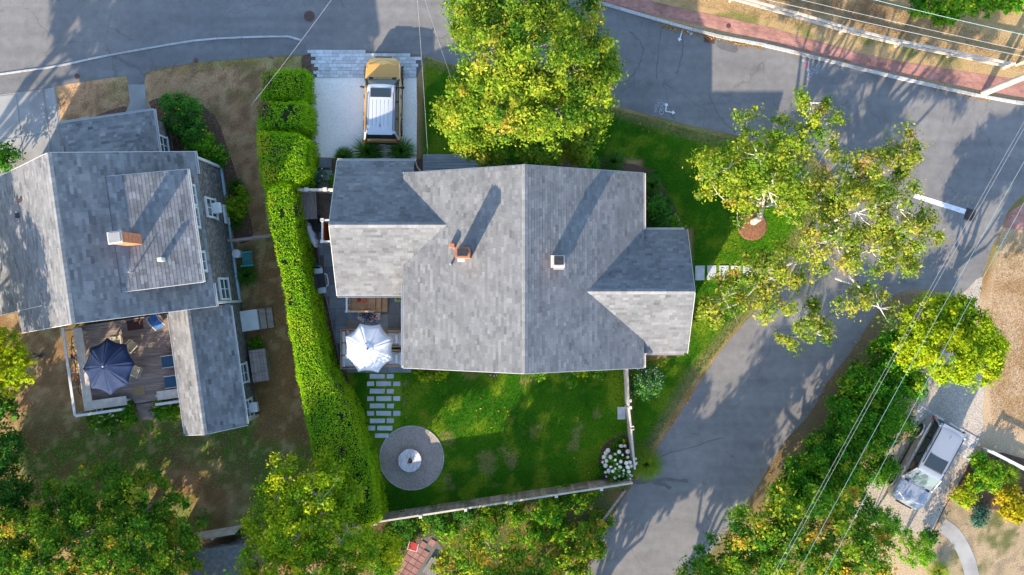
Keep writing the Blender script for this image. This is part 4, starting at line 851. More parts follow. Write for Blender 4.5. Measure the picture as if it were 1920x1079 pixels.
def shrub(name, px, r, h, label, cat, mat, leaf=.11, dens=9, per=26, seed=0, tone=(.45, .2, .14), group=None, z=0.0, ry=None, flowers=None, cr=.22, lumps=3, hpx=None):
    """bush standing on the ground; px is where its middle shows, r its radius in pixels"""
    rng = np.random.default_rng(500 + seed); k = (CAMH - h * .6) / CAMH / PPM; p = W(px[0], px[1], h * .6); R_ = r * k; root = thing(name, (p.x, p.y, z), label, cat, group)
    Ls = [(p.x, p.y, z + h * .45, R_ * .8, (ry * k if ry else R_) * .8, h * .5)]
    for i in range(lumps):
        a = rng.uniform(0, 2 * pi); Ls.append((p.x + R_ * .5 * cos(a), p.y + (ry * k if ry else R_) * .5 * sin(a), z + h * rng.uniform(.35, .6), R_ * .5, R_ * .5, h * .38))
    P, N, S, T, C = crown(Ls, dens, per, cr, leaf, rng, tone, zmin=-.2, inner=.3); keep = P[:, 2] > z + .03
    leaf_mesh('foliage', P[keep], N[keep], S[keep], T[keep], mat, root, rng=rng)
    mb = MB(); 
    for i in range(6): a = rng.uniform(0, 2 * pi); mb.tube([(p.x, p.y, z), (p.x + R_ * .3 * cos(a), p.y + R_ * .3 * sin(a), z + h * .35), (p.x + R_ * .6 * cos(a), p.y + R_ * .6 * sin(a), z + h * .7)], [.03, .02, .008], 5)
    mb.build('stems', MA['bark'], root)
    if flowers:
        fm, n, fr = flowers; top = P[(P[:, 2] > z + h * .45)]; sel = top[rng.choice(len(top), min(n, len(top)), replace=False)]; mb = MB()
        for q in sel:
            s = fr * rng.uniform(.7, 1.3); q = Vector(q) + Vector((0, 0, s * .6))
            for j in range(3): mb.box(q, (s * 1.6, s * .9, s * .6), rz=j * 1.05, rx=.3 * j)
        f = mb.build('flowers', MA[fm], root); f['kind'] = 'stuff'
    return root
def tuft(name, px, r, h, label, cat, mat, n=420, seed=0, group=None, wd=.016, tone=(.45, .2), z=0.0, lean=(0, 0)):
    """fountain of arching blades"""
    rng = np.random.default_rng(900 + seed); p = W(px[0], px[1], h * .4); R_ = r / PPM; root = thing(name, (p.x, p.y, z), label, cat, group)
    a = rng.uniform(0, 2 * pi, n); reach = R_ * np.sqrt(rng.uniform(.05, 1.15, n)); hh = h * (1.05 - .55 * (reach / R_) ** 2) * rng.uniform(.7, 1.1, n); r0 = rng.uniform(0, .12, n)
    ax, ay = np.cos(a), np.sin(a); px_, py_ = -ay, ax; V = np.zeros((n, 8, 3)); ts = [0, .4, .75, 1.0]; ws = [1, .9, .6, .08]
    for i, (t, ww) in enumerate(zip(ts, ws)):
        rr = r0 + reach * t ** 1.5; zz = hh * (1 - (1 - t) ** 1.8) * (1 - .28 * t ** 3)
        for s in (0, 1):
            V[:, i * 2 + s, 0] = ax * rr + px_ * wd * ww * (s - .5) * 2 + lean[0] * t; V[:, i * 2 + s, 1] = ay * rr + py_ * wd * ww * (s - .5) * 2 + lean[1] * t; V[:, i * 2 + s, 2] = zz
    F = np.concatenate([np.stack([np.arange(n) * 8 + 2 * i, np.arange(n) * 8 + 2 * i + 1, np.arange(n) * 8 + 2 * i + 3, np.arange(n) * 8 + 2 * i + 2], 1) for i in range(3)])
    me = bpy.data.meshes.new('blades'); me.from_pydata(V.reshape(-1, 3).tolist(), [], F.tolist()); me.update(); T = np.tile(rng.normal(tone[0], tone[1], n), 3)
    at = me.attributes.new('tone', 'FLOAT', 'FACE'); at.data.foreach_set('value', np.clip(T, 0, 1).astype(np.float32)); me.materials.append(MA[mat]); o = bpy.data.objects.new('blades', me); COL.objects.link(o); o.parent = root
    mb = MB(); mb.lathe([(.10, -.02), (.13, .06), (.05, .12)], (0, 0, 0), 10); mb.build('crown_base', MA['mulch'], root, world=False)
    return root
# ---- clipped privet hedge
def hedge(top_px, h, label, seed, dens=760, leaf=.072, brown=None, group=None, tone=(.45, .13, .16), mat='lf_hedge', rough=.06, name='clipped_hedge', z0=0.0):
    rng = np.random.default_rng(300 + seed); poly = [(p.x, p.y) for p in PX(top_px, h)]; n = len(poly)
    ar = sum(poly[i][0] * poly[(i + 1) % n][1] - poly[(i + 1) % n][0] * poly[i][1] for i in range(n)) / 2
    if ar < 0: poly = poly[::-1]; ar = -ar
    cx, cy = np.mean([p[0] for p in poly]), np.mean([p[1] for p in poly]); root = thing(name, (cx, cy, 0), label, 'hedge', group)
    x0, x1 = min(p[0] for p in poly), max(p[0] for p in poly); y0, y1 = min(p[1] for p in poly), max(p[1] for p in poly); m = int(ar * dens)
    P = np.zeros((0, 3)); N = np.zeros((0, 3))
    q = np.stack([rng.uniform(x0, x1, int(m * (x1 - x0) * (y1 - y0) / ar)), rng.uniform(y0, y1, int(m * (x1 - x0) * (y1 - y0) / ar))], 1); ins = inside(poly, q[:, 0], q[:, 1]); q = q[ins]
    q = q[fbm(q[:, 0], q[:, 1], 2.4, 160 + seed, 3) > .21 + .05 * rng.random(len(q))]; lump = (fbm(q[:, 0], q[:, 1], 1.5, 60 + seed) - .5) * .22; ed = edge_dist(poly, q[:, 0], q[:, 1]); rnd = -np.clip(.16 - ed, 0, 1) * .9
    P = np.concatenate([P, np.stack([q[:, 0], q[:, 1], h + lump + rnd + rng.normal(0, rough, len(q))], 1)]); N = np.concatenate([N, np.tile([0, 0, 1.0], (len(q), 1))])
    for i in range(n):
        a, b = np.array(poly[i]), np.array(poly[(i + 1) % n]); d = b - a; L = np.linalg.norm(d)
        if L < .05: continue
        nrm = np.array([d[1], -d[0]]) / L; k = int(L * h * dens * .8); u = rng.random(k); zz = rng.uniform(z0 + .05, h, k); w_ = (fbm(u * L, zz, 1.6, 80 + seed + i) - .5) * .35 + rng.normal(0, rough, k) + .10 * (1 - zz / h)
        p = a + d * u[:, None] + nrm * w_[:, None]; P = np.concatenate([P, np.stack([p[:, 0], p[:, 1], zz], 1)]); N = np.concatenate([N, np.tile([nrm[0], nrm[1], .35], (k, 1))])
    T = rng.normal(tone[0], tone[2], len(P)) + (fbm(P[:, 0], P[:, 1] + P[:, 2], .9, 70 + seed) - .5) * tone[1] * 5
    if brown:
        for (bx, by, br, bw) in brown:
            c = W(bx, by, h); dd = np.hypot(P[:, 0] - c.x, (P[:, 1] - c.y) / 1.6); T = np.where((dd < br / PPM * (.6 + .6 * rng.random(len(P)))) & (rng.random(len(P)) < bw), 1.0, np.minimum(T, .94))
    else: T = np.minimum(T, .95)
    S = leaf * rng.uniform(.6, 1.4, len(P)); leaf_mesh('foliage', P, N + rng.normal(size=N.shape) * .8, S, T, mat, root, rng=rng)
    core = []
    for i in range(n):
        v = np.array(poly[i]) - np.array([cx, cy]); l = np.linalg.norm(v); core.append(tuple(np.array([cx, cy]) + v * max(.3, (l - .16) / l)))
    mb = MB(); mb.prism(core, .02, h - .16); mb.build('dark_core', MA['hedge_core'], root)  # solid dark core added inside the leaves to block light
    return root
hedge([(494, 136), (570, 131), (571, 187), (490, 186)], 1.9, 'short clipped hedge block at the road end of the shell driveway', 1, brown=[(498, 150, 14, .6)])
hedge([(486, 194), (571, 193), (574, 242), (483, 243)], 2.4, 'clipped hedge block with a brown patch, second from the road', 2, brown=[(492, 200, 14, .8)])
hedge([(481, 250), (552, 250), (556, 300), (572, 250), (573, 330), (560, 345), (492, 348)][:2] + [(572, 262), (571, 330), (558, 345), (492, 348)], 2.8, 'clipped hedge block with large brown dead patches, third from the road', 3, brown=[(493, 270, 16, .85), (505, 330, 16, .8), (520, 290, 10, .4)])
hedge([(494, 349), (545, 348), (552, 420), (562, 490), (588, 620), (608, 700), (652, 770), (690, 880), (707, 985), (650, 1000), (615, 960), (580, 820), (556, 700), (530, 530), (505, 410)], 3.0, 'very long tall clipped hedge running between the two gardens', 4, brown=[(505, 380, 10, .3), (540, 560, 7, .5), (560, 640, 6, .4), (590, 760, 8, .4), (520, 470, 6, .4), (640, 850, 9, .3)], rough=.045, tone=(.58, .13, .16))
# ---- trees
tree('maple_tree', (985, 188), [(905, 25, 62, 7.5), (985, 10, 70, 8), (1065, 35, 62, 7.5), (1110, 100, 48, 6.5), (930, 95, 70, 8), (1010, 90, 75, 8.5), (1080, 140, 60, 7), (895, 190, 62, 6), (965, 190, 70, 7), (1045, 205, 66, 6.5), (1100, 205, 42, 5.2), (870, 235, 45, 4.8), (930, 262, 46, 5), (1015, 262, 50, 5), (1085, 268, 36, 4.2), (860, 215, 42, 5), (1090, 290, 28, 3.8), (1125, 150, 34, 6), (870, 15, 36, 7), (905, 285, 28, 4)],
     'large lime green maple with dense yellowing crown between the road and the big house', 'tree', 'lf_maple', 3.3, 125, .40, .118, 1, (.42, .21, .13), trunk_r=.27)
tree('maple_tree', (1412, 418), [(1365, 318, 52, 6), (1425, 300, 50, 6.5), (1470, 260, 40, 6.5), (1520, 195, 34, 7), (1545, 235, 30, 6.5), (1510, 250, 36, 6.5), (1345, 365, 34, 5), (1440, 360, 52, 6), (1500, 325, 52, 6), (1385, 385, 36, 5), (1330, 310, 28, 5), (1490, 380, 40, 5.5), (1400, 225, 26, 6), (1545, 290, 26, 6)],
     'yellow green young maple growing from the round mulch ring on the front lawn', 'tree', 'lf_maple', 2.2, 95, .36, .115, 2, (.47, .17, .14), trunk_r=.16, bark='bark_pale', twigs=4)
tree('maple_tree', (1512, 452), [(1640, 330, 48, 7), (1690, 290, 36, 7), (1705, 262, 24, 7), (1605, 400, 56, 7), (1680, 390, 50, 7), (1722, 440, 40, 6.5), (1560, 450, 56, 6.5), (1630, 470, 52, 6), (1690, 490, 34, 6), (1600, 560, 30, 5.5), (1650, 580, 26, 5.5), (1470, 500, 46, 5), (1415, 510, 40, 4.5), (1355, 560, 42, 4), (1330, 590, 28, 3.6), (1440, 560, 38, 4.5), (1500, 590, 34, 5), (1530, 625, 24, 5), (1480, 640, 20, 5), (1590, 330, 34, 6.5), (1530, 370, 40, 6)],
     'thin spreading maple with pale bare twigs leaning over the road junction', 'tree', 'lf_sparse', 2.9, 92, .36, .118, 3, (.48, .18, .15), trunk_r=.24, bark='bark_pale', twigs=8, inner=.15, edge=1.06)
tree('round_tree', (1722, 632), [(1745, 600, 46, 4.2), (1805, 615, 48, 4.6), (1848, 655, 36, 4), (1780, 660, 56, 4.8), (1835, 690, 36, 3.6), (1720, 645, 40, 3.8), (1790, 590, 36, 4.2)],
     'rounded bright lime tree at the corner of the sandy track', 'tree', 'lf_lime', 8, 90, .30, .12, 4, (.5, .16, .14), trunk_r=.16)
LB = 'leafy green bush in the thick overgrown bank along the east side of the lane'
for i, (x, y, r, h) in enumerate([(1665, 668, 42, 2.6), (1630, 720, 46, 2.8), (1690, 720, 44, 3), (1595, 780, 50, 2.8), (1660, 775, 46, 3), (1560, 840, 50, 3), (1625, 835, 46, 3), (1525, 895, 48, 3), (1590, 885, 46, 3), (1480, 945, 46, 2.8), (1545, 935, 46, 3), (1700, 660, 34, 2.6), (1650, 880, 30, 2.2), (1690, 800, 26, 2.2)]):
    shrub('bank_bush', (x, y), r, h, LB, 'bush', 'lf_green', .115, 7, 66, 20 + i, (.46, .26, .16), 'bushes along the lane', cr=.34)
tree('broad_tree', (1430, 985), [(1420, 1000, 56, 4.6), (1500, 960, 50, 5), (1360, 1055, 52, 4.4), (1480, 1040, 62, 5.2), (1570, 1030, 58, 5), (1600, 965, 42, 4.4), (1640, 1015, 36, 4), (1310, 1075, 34, 4), (1540, 1080, 50, 5), (1420, 1080, 56, 5), (1620, 1070, 46, 4.6)],
     'broad yellow green tree crowding the lane below the overgrown bank', 'tree', 'lf_mixed', 3.2, 115, .38, .12, 5, (.48, .25, .14), trunk_r=.22)
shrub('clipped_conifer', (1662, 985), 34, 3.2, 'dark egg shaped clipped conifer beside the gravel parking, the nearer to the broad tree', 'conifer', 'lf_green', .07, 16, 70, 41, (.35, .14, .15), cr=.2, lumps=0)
shrub('clipped_conifer', (1720, 1030), 40, 3.2, 'sunlit egg shaped clipped conifer at the corner of the gravel parking', 'conifer', 'lf_green', .07, 16, 70, 42, (.62, .14, .15), cr=.2, lumps=0)  # leaf tones of the conifer pair put sun and shade into the colour
tree('broad_tree', (285, 955), [(110, 950, 52, 3.0), (190, 925, 56, 3.0), (270, 945, 58, 3.2), (330, 985, 48, 3.2), (50, 1010, 60, 4), (150, 1020, 66, 4.4), (250, 1035, 66, 4.4), (330, 1050, 44, 3.8), (90, 1075, 60, 5), (200, 1085, 60, 5.2), (20, 1065, 40, 4.6), (150, 985, 60, 1.8), (250, 1000, 60, 1.8), (320, 1030, 46, 1.8), (60, 1040, 50, 2.0), (290, 1085, 50, 4.6)],
     'large shaggy tree with orange tipped leaves at the bottom of the neighbouring garden', 'tree', 'lf_mixed', 3.4, 110, .36, .115, 6, (.42, .26, .14), trunk_r=.24)
tree('broad_tree', (665, 925), [(560, 985, 60, 2.0), (620, 960, 50, 2.0), (540, 895, 38, 4.2), (520, 945, 40, 4.4), (600, 945, 56, 5), (555, 1010, 58, 5), (640, 1015, 54, 5), (690, 1055, 50, 4.6), (620, 885, 34, 4), (475, 990, 28, 4), (590, 1075, 60, 5.2), (500, 1060, 50, 4.8), (645, 935, 34, 4.2), (720, 1030, 34, 4)],
     'bright green tree with pale dead twigs standing at the bottom end of the long hedge', 'tree', 'lf_lime', 3.4, 110, .36, .115, 7, (.42, .26, .14), trunk_r=.2, bark='bark_pale', twigs=2)
tree('yellowing_tree', (918, 1010), [(870, 1045, 38, 3.4), (930, 1020, 46, 3.8), (985, 1055, 40, 3.4), (905, 1075, 46, 4), (845, 1072, 34, 3.2), (955, 1085, 40, 3.8), (1015, 1090, 36, 3.4)], 'small yellow and orange tinged tree behind the back fence', 'tree', 'lf_mixed', 4.0, 95, .30, .105, 8, (.62, .2, .15), trunk_r=.12, low=.8)
tree('yellow_tree', (80, 668), [(5, 655, 36, 5), (38, 690, 36, 5), (15, 712, 30, 4.6), (-30, 680, 50, 5.5)], 'golden yellow tree overhanging the west side of the neighbouring house', 'tree', 'lf_lime', 3.4, 54, .34, .15, 9, (.75, .15, .13), trunk_r=.15)
for i, (x, y, r, h) in enumerate([(-10, 770, 46, 2.4), (5, 845, 44, 2.4), (8, 915, 46, 2.6), (15, 975, 40, 2.6)]):
    shrub('boundary_bush', (x, y), r, h, 'deep green bush of the shady row at the west boundary of the lawn', 'bush', 'lf_deep', .12, 7, 40, 60 + i, (.5, .2, .15), 'bushes at the west boundary', cr=.3)
shrub('boundary_bush', (2, 300), 30, 2.2, 'small leafy bush beside the cracked concrete drive', 'bush', 'lf_green', .12, 7, 40, 66, (.3, .2, .15), cr=.3)
shrub('flowering_bush', (335, 212), 42, 1.4, 'green bush dotted with yellow flowers beside the neighbouring porch', 'bush', 'lf_deep', .10, 9, 46, 70, (.7, .2, .15), flowers=('flow_yellow', 26, .035)); shrub('flowering_bush', (362, 245), 34, 1.3, 'smaller green bush with a few yellow flowers, below the first', 'bush', 'lf_deep', .10, 9, 46, 71, (.7, .2, .15), flowers=('flow_yellow', 14, .035))
shrub('leafy_bush', (375, 270), 30, 1.1, 'fern like light green bush between the yellow flowers and the cedar wall', 'bush', 'lf_green', .12, 9, 36, 72, (.55, .2, .15)); shrub('leafy_bush', (402, 297), 24, 1.0, 'low dark green bush at the curved end of the mulch bed', 'bush', 'lf_green', .1, 9, 36, 73, (.4, .2, .15))
tuft('daylily', (440, 350), 16, .7, 'clump of strappy leaves at the north corner of the cedar wall', 'plant', 'lf_grass', 160, 1, wd=.02); shrub('leafy_plant', (446, 385), 26, .9, 'bushy plant with pale leaves under the window air conditioner', 'plant', 'lf_lime', .12, 9, 24, 74, (.25, .2, .15), ry=38); tuft('daylily', (442, 420), 16, .6, 'clump of strappy leaves between pale plant and fence rail', 'plant', 'lf_grass', 160, 2, wd=.02)
tuft('daylily', (462, 518), 22, .8, 'large clump of strappy leaves below the turquoise chair', 'plant', 'lf_grass', 260, 3, wd=.022)
shrub('potted_plant', (478, 645), 14, .6, 'small green plant beside the wooden bin', 'plant', 'lf_green', .1, 14, 24, 75)
shrub('rose_bush', (195, 785), 40, 1.0, 'rose bush with peach and cream blooms below the deck bench', 'bush', 'lf_green', .09, 10, 36, 76, (.45, .2, .15), flowers=('flow_peach', 40, .05), ry=26); shrub('leafy_bush', (240, 775), 26, .9, 'plain green bush between the rose bush and the deck steps', 'bush', 'lf_green', .1, 10, 36, 77, (.4, .2, .15)); shrub('rose_bush', (312, 775), 34, 1.0, 'green bush with a few pink flowers beside the deck steps', 'bush', 'lf_green', .09, 10, 36, 78, (.45, .2, .15), flowers=('flow_pink', 10, .05), ry=24)
# beside the main house
for i, (x, y, r) in enumerate([(645, 296, 20), (690, 286, 34), (752, 286, 30)]): tuft('ornamental_grass', (x, y), r, 1.1, ['small fountain grass at the corner of the side path', 'wide fountain grass behind the parked car', 'fountain grass against the east end of the short wing wall'][i], 'grass', 'lf_grass', 620, 10 + i, wd=.012)
tuft('ornamental_grass', (1150, 305), 26, .9, 'fountain grass by the north gable, east of the maple', 'grass', 'lf_grass', 420, 14, wd=.012); tuft('ornamental_grass', (1222, 350), 24, .9, 'fountain grass at the northeast house corner', 'grass', 'lf_grass', 420, 15, wd=.012); tuft('ornamental_grass', (1248, 384), 20, .7, 'low fountain grass at the outer edge of the east bed', 'grass', 'lf_grass', 340, 16, wd=.012)
for i, (x, y, r, h, m_, t_, lb) in enumerate([(1225, 385, 24, 1.3, 'lf_deep', .8, 'glossy green bush against the east eaves of the big house'), (1240, 410, 26, 1.2, 'lf_deep', .55, 'dark green bush in the corner of the east wing'), (1220, 425, 14, .8, 'lf_blue', .5, 'small blue grey plant in the corner of the east wing'), (1262, 424, 14, .7, 'lf_green', .5, 'low green plant at the tip of the east bed'),
      (955, 288, 24, 1.1, 'lf_green', .4, 'green bush beside the narrow deck'), (995, 294, 26, 1.1, 'lf_deep', .6, 'dark bush under the maple by the north gable'), (1035, 300, 24, 1.0, 'lf_deep', .7, 'rounded bush by the north gable'), (1110, 312, 20, .9, 'lf_green', .4, 'low bush by the north gable next to fountain grass'), (590, 332, 18, 1.0, 'lf_blue', .4, 'bluish bush with pale blooms between hedge and side path'), (627, 338, 12, .8, 'lf_green', .5, 'plant with red blooms between side path and wing')]):
    shrub('garden_bush', (x, y), r, h, lb, 'bush', m_, .10, 10, 38, 80 + i, (t_, .18, .14), flowers=('flow_red', 14, .045) if i == 9 else (('flow_peach', 4, .05) if i == 8 else None))
for i, (x, y, r, lb) in enumerate([(800, 704, 18, 'lime shrub at the southwest corner of the big house'), (830, 702, 14, 'small lime plant along the south wall'), (1010, 702, 16, 'low green plant below the south gable'), (1085, 698, 18, 'low yellowish plant along the south wall'), (1130, 697, 18, 'low green plant along the south wall near the side fence')]):
    shrub('border_plant', (x, y), r, .55, lb, 'plant', ['lf_lime', 'lf_lime', 'lf_green', 'lf_lime', 'lf_green'][i], .11, 12, 26, 95 + i, (.5, .2, .15), ry=11, lumps=1)
shrub('border_plant', (925, 701), 16, .4, 'low border plant with pink flowers along the south wall', 'plant', 'lf_deep', .09, 12, 26, 101, (.6, .2, .15), ry=8, lumps=0, flowers=('flow_pink', 16, .03))
shrub('flowering_bush', (1212, 718), 36, 1.7, 'lavender flowered bush at the southeast house corner beside the side fence', 'bush', 'lf_deep', .10, 9, 34, 110, (.6, .2, .15), flowers=('flow_lilac', 260, .024))
hy = shrub('hydrangea', (1163, 878), 28, 1.5, 'hydrangea loaded with round white flower heads where two fences meet', 'bush', 'lf_green', .13, 9, 30, 111, (.45, .2, .15), ry=34)
rg = np.random.default_rng(5); c = W(1163, 876, 1.4); put = []
for k in range(400):
    a = rg.uniform(0, 2 * pi); q = math.sqrt(rg.random()); x_, y_ = .86 * q * cos(a), 1.0 * q * sin(a)
    if all((x_ - u) ** 2 + (y_ - v) ** 2 > .030 for u, v in put): put.append((x_, y_))
    if len(put) >= 46: break
b = bmesh.new(); bmesh.ops.create_icosphere(b, subdivisions=2, radius=1)
for v in b.verts: v.co *= random.uniform(.84, 1.12)
hm = bpy.data.meshes.new('flower_head'); b.to_mesh(hm); b.free(); hm.materials.append(MA['flow_white'])
for x_, y_ in put:
    o = bpy.data.objects.new('flower_head', hm); COL.objects.link(o); s = rg.uniform(.06, .135); o.scale = (s, s, s * .85); o.rotation_euler = (rg.random() * 3, 0, rg.random() * 6)
    o.location = Vector((c.x + x_, c.y + y_, 1.48 - .7 * (x_ * x_ + y_ * y_) + rg.uniform(-.12, .08))) - wloc(hy); o.parent = hy
shrub('garden_bush', (1160, 836), 12, .6, 'small green plant above the white hydrangea', 'bush', 'lf_green', .1, 12, 30, 112); shrub('garden_bush', (1126, 878), 12, .5, 'small green plant west of the white hydrangea', 'bush', 'lf_green', .1, 12, 30, 113)
tuft('ornamental_grass', (1212, 872), 34, .9, 'bright lime fountain grass between the hydrangea and the lane', 'grass', 'lf_limegrass', 760, 20, wd=.012)
shrub('leafy_bush', (1030, 962), 34, 1.7, 'round bright green bush just behind the back fence', 'bush', 'lf_green', .11, 9, 44, 114, (.62, .2, .15))
for i, (x, y, r, h) in enumerate([(760, 985, 26, .8), (815, 975, 28, .9), (870, 965, 24, .8), (920, 970, 26, 1.0), (970, 975, 20, .8), (1080, 945, 22, .8), (735, 1010, 22, .7), (785, 990, 20, .7), (840, 1000, 24, .8), (1000, 1010, 26, .9), (1050, 1000, 22, .8), (900, 1000, 22, .9), (960, 945, 18, .6), (1110, 930, 18, .6), (1060, 925, 18, .6), (720, 1060, 30, 1.2)]): shrub('undergrowth', (x, y), r, h, 'low undergrowth clump along the outside of the back fence', 'plant', 'lf_deep' if i < 3 else 'lf_green', .10, 9, 50, 820 + i, (.6, .2, .15), 'undergrowth behind the back fence', lumps=2)
for i, (x, y, r, h) in enumerate([(1060, 1050, 34, 1.1), (1095, 1010, 30, 1.2), (1125, 985, 26, 1.0), (1115, 1035, 22, .9), (1085, 1070, 26, 1.0), (1030, 1075, 24, 1.0)]): shrub('climbing_vine', (x, y), r, h, 'tangled vine clump smothering the low rail beside the lane', 'plant', 'lf_mixed', .11, 9, 36, 130 + i, (.55, .18, .15), 'vines on the low rail', lumps=2)
for i, (x, y, r, h) in enumerate([(1735, 8, 30, 1.4), (1790, 12, 34, 1.5), (1850, 5, 34, 1.5), (1905, -8, 36, 1.6), (1765, 30, 20, 1.0)]): shrub('verge_bush', (x, y), r, h, 'sprawling bright green bush beyond the split rail fence', 'bush', 'lf_green', .13, 8, 40, 140 + i, (.62, .2, .15), 'bushes beyond the rail fence')
# bed east of the parked silver car
shrub('garden_bush', (1812, 930), 24, .9, 'lime shrub at the corner of the gravel parking bed', 'bush', 'lf_lime', .1, 11, 36, 150, (.6, .2, .15)); shrub('garden_bush', (1850, 895), 34, 1.1, 'leafy green shrub in the middle of the parking bed', 'bush', 'lf_green', .11, 10, 40, 151, (.7, .2, .15)); shrub('garden_bush', (1910, 945), 40, 1.1, 'golden yellow shrub at the edge of the parking bed', 'bush', 'lf_yellow', .1, 10, 44, 152, (.55, .2, .15)); shrub('garden_bush', (1838, 970), 22, .6, 'low blue grey shrub on the lower edge of the parking bed', 'bush', 'lf_blue', .08, 14, 34, 153, (.5, .2, .15))
tuft('ornamental_grass', (1890, 892), 28, .9, 'arching grass clump beside the white sloping rail', 'grass', 'lf_limegrass', 420, 30, wd=.012); shrub('garden_bush', (1840, 865), 18, .8, 'small green shrub nearest the paver strip', 'bush', 'lf_green', .1, 11, 36, 154, (.55, .2, .15)); tuft('ornamental_grass', (1760, 1075), 26, .9, 'orange tipped grass clump beside the sunlit conifer', 'grass', 'lf_limegrass', 320, 31, wd=.013, tone=(.8, .2)); shrub('garden_bush', (1745, 1010), 16, .9, 'dark green shrub by the curved concrete path', 'bush', 'lf_deep', .1, 11, 36, 155)
# mulch ring of the young maple
mb = MB(); cc = W(1410, 424); mb.lathe([(.80, .004), (.72, .05), (.3, .075)], cc, 28); tag(mb.build('mulch_ring', MA['mulch_red']), kind='structure')
# trees standing just outside the picture: they cast the shade on the road, the roofs and the back lawn
for i, (bx, by, rr, hh, lb) in enumerate([(-240, 560, 110, 7.5, 'tall leafy tree west of the neighbouring house'), (-150, 770, 100, 9, 'tall leafy tree beyond the western boundary bushes')]):
    tree('broad_tree', (bx, by), [(bx + rr * .8 * cos(a), by + rr * .8 * sin(a), rr * .62, hh + .6 * sin(3 * a)) for a in np.arange(0, 6.2, 1.05)] + [(bx, by, rr * .7, hh + 1.2)], lb, 'tree', 'lf_green', 1.6, 50, .5, .22, 200 + i, trunk_r=.26)
for i, (bx, by, rr, hh, lb) in enumerate([(1030, 1310, 85, 5, 'leafy tree beside the lower end of the lane'), (905, 1262, 50, 6.0, 'leafy tree behind the brick patio'), (440, 1210, 90, 6, 'leafy tree behind the shed'), (1200, 1290, 62, 5.0, 'slender leafy tree standing close to the lower lane'), (470, 1335, 80, 8, 'tall leafy tree between shed and brick patio'), (-60, 1135, 80, 3.5, 'broad leafy tree below the west boundary bushes'), (-230, 1010, 90, 6.5, 'leafy tree farther west of the boundary bushes'), (290, 1245, 95, 4.5, 'leafy tree directly below the garden shed')]):
    tree('broad_tree', (bx, by), [(bx + rr * .8 * cos(a), by + rr * .8 * sin(a), rr * .6, hh + .6 * sin(3 * a)) for a in np.arange(0, 6.2, 1.05)] + [(bx, by, rr * .7, hh + 1.0)] + ([(bx + 20, by + 5, rr * .8, hh + 2), (bx + 10, by - 20, rr * .7, hh + 3.5)] if i == 3 else []), lb, 'tree', 'lf_green', 2.8, 50, .5, .24, 210 + i, trunk_r=.24)
# ---------------------------------------------------------------- vehicles (local: x right, y forward, z up)
def paint(name, c, rough=.28, metal=.0, coat=.6): return M(name, c, None, rough=rough, metal=metal, coat=coat, spec=.5)
MA['paint_gold'] = paint('paint_gold', (.50, .26, .055)); MA['paint_silver'] = paint('paint_silver', (.27, .29, .32), .30, .35); MA['roof_white'] = paint('roof_white', (.42, .44, .47)); MA['rib_shade'] = M('rib_shade', (.2, .21, .22), None, rough=.5); MA['car_glass'] = M('car_glass', (.02, .03, .035), None, rough=.04, spec=.8)
MA['screen_glass'] = M('screen_glass', (.06, .09, .10), None, rough=.04, spec=.9); MA['plastic'] = M('plastic', (.028, .028, .03), None, rough=.6); MA['tail_red'] = M('tail_red', (.35, .01, .012), None, rough=.2); MA['lamp_clear'] = M('lamp_clear', (.55, .57, .6), None, rough=.1, spec=.8); MA['alloy'] = M('alloy', (.38, .39, .40), None, rough=.35, metal=.7); MA['alloy_dark'] = M('alloy_dark', (.05, .05, .055), None, rough=.4, metal=.5)
def grid_patch(mb, f, nu, nv, tone=1.0):
    vs = [f(i / nu, j / nv) for j in range(nv + 1) for i in range(nu + 1)]
    mb.add(vs, [(j * (nu + 1) + i, j * (nu + 1) + i + 1, (j + 1) * (nu + 1) + i + 1, (j + 1) * (nu + 1) + i) for j in range(nv) for i in range(nu)], tone)
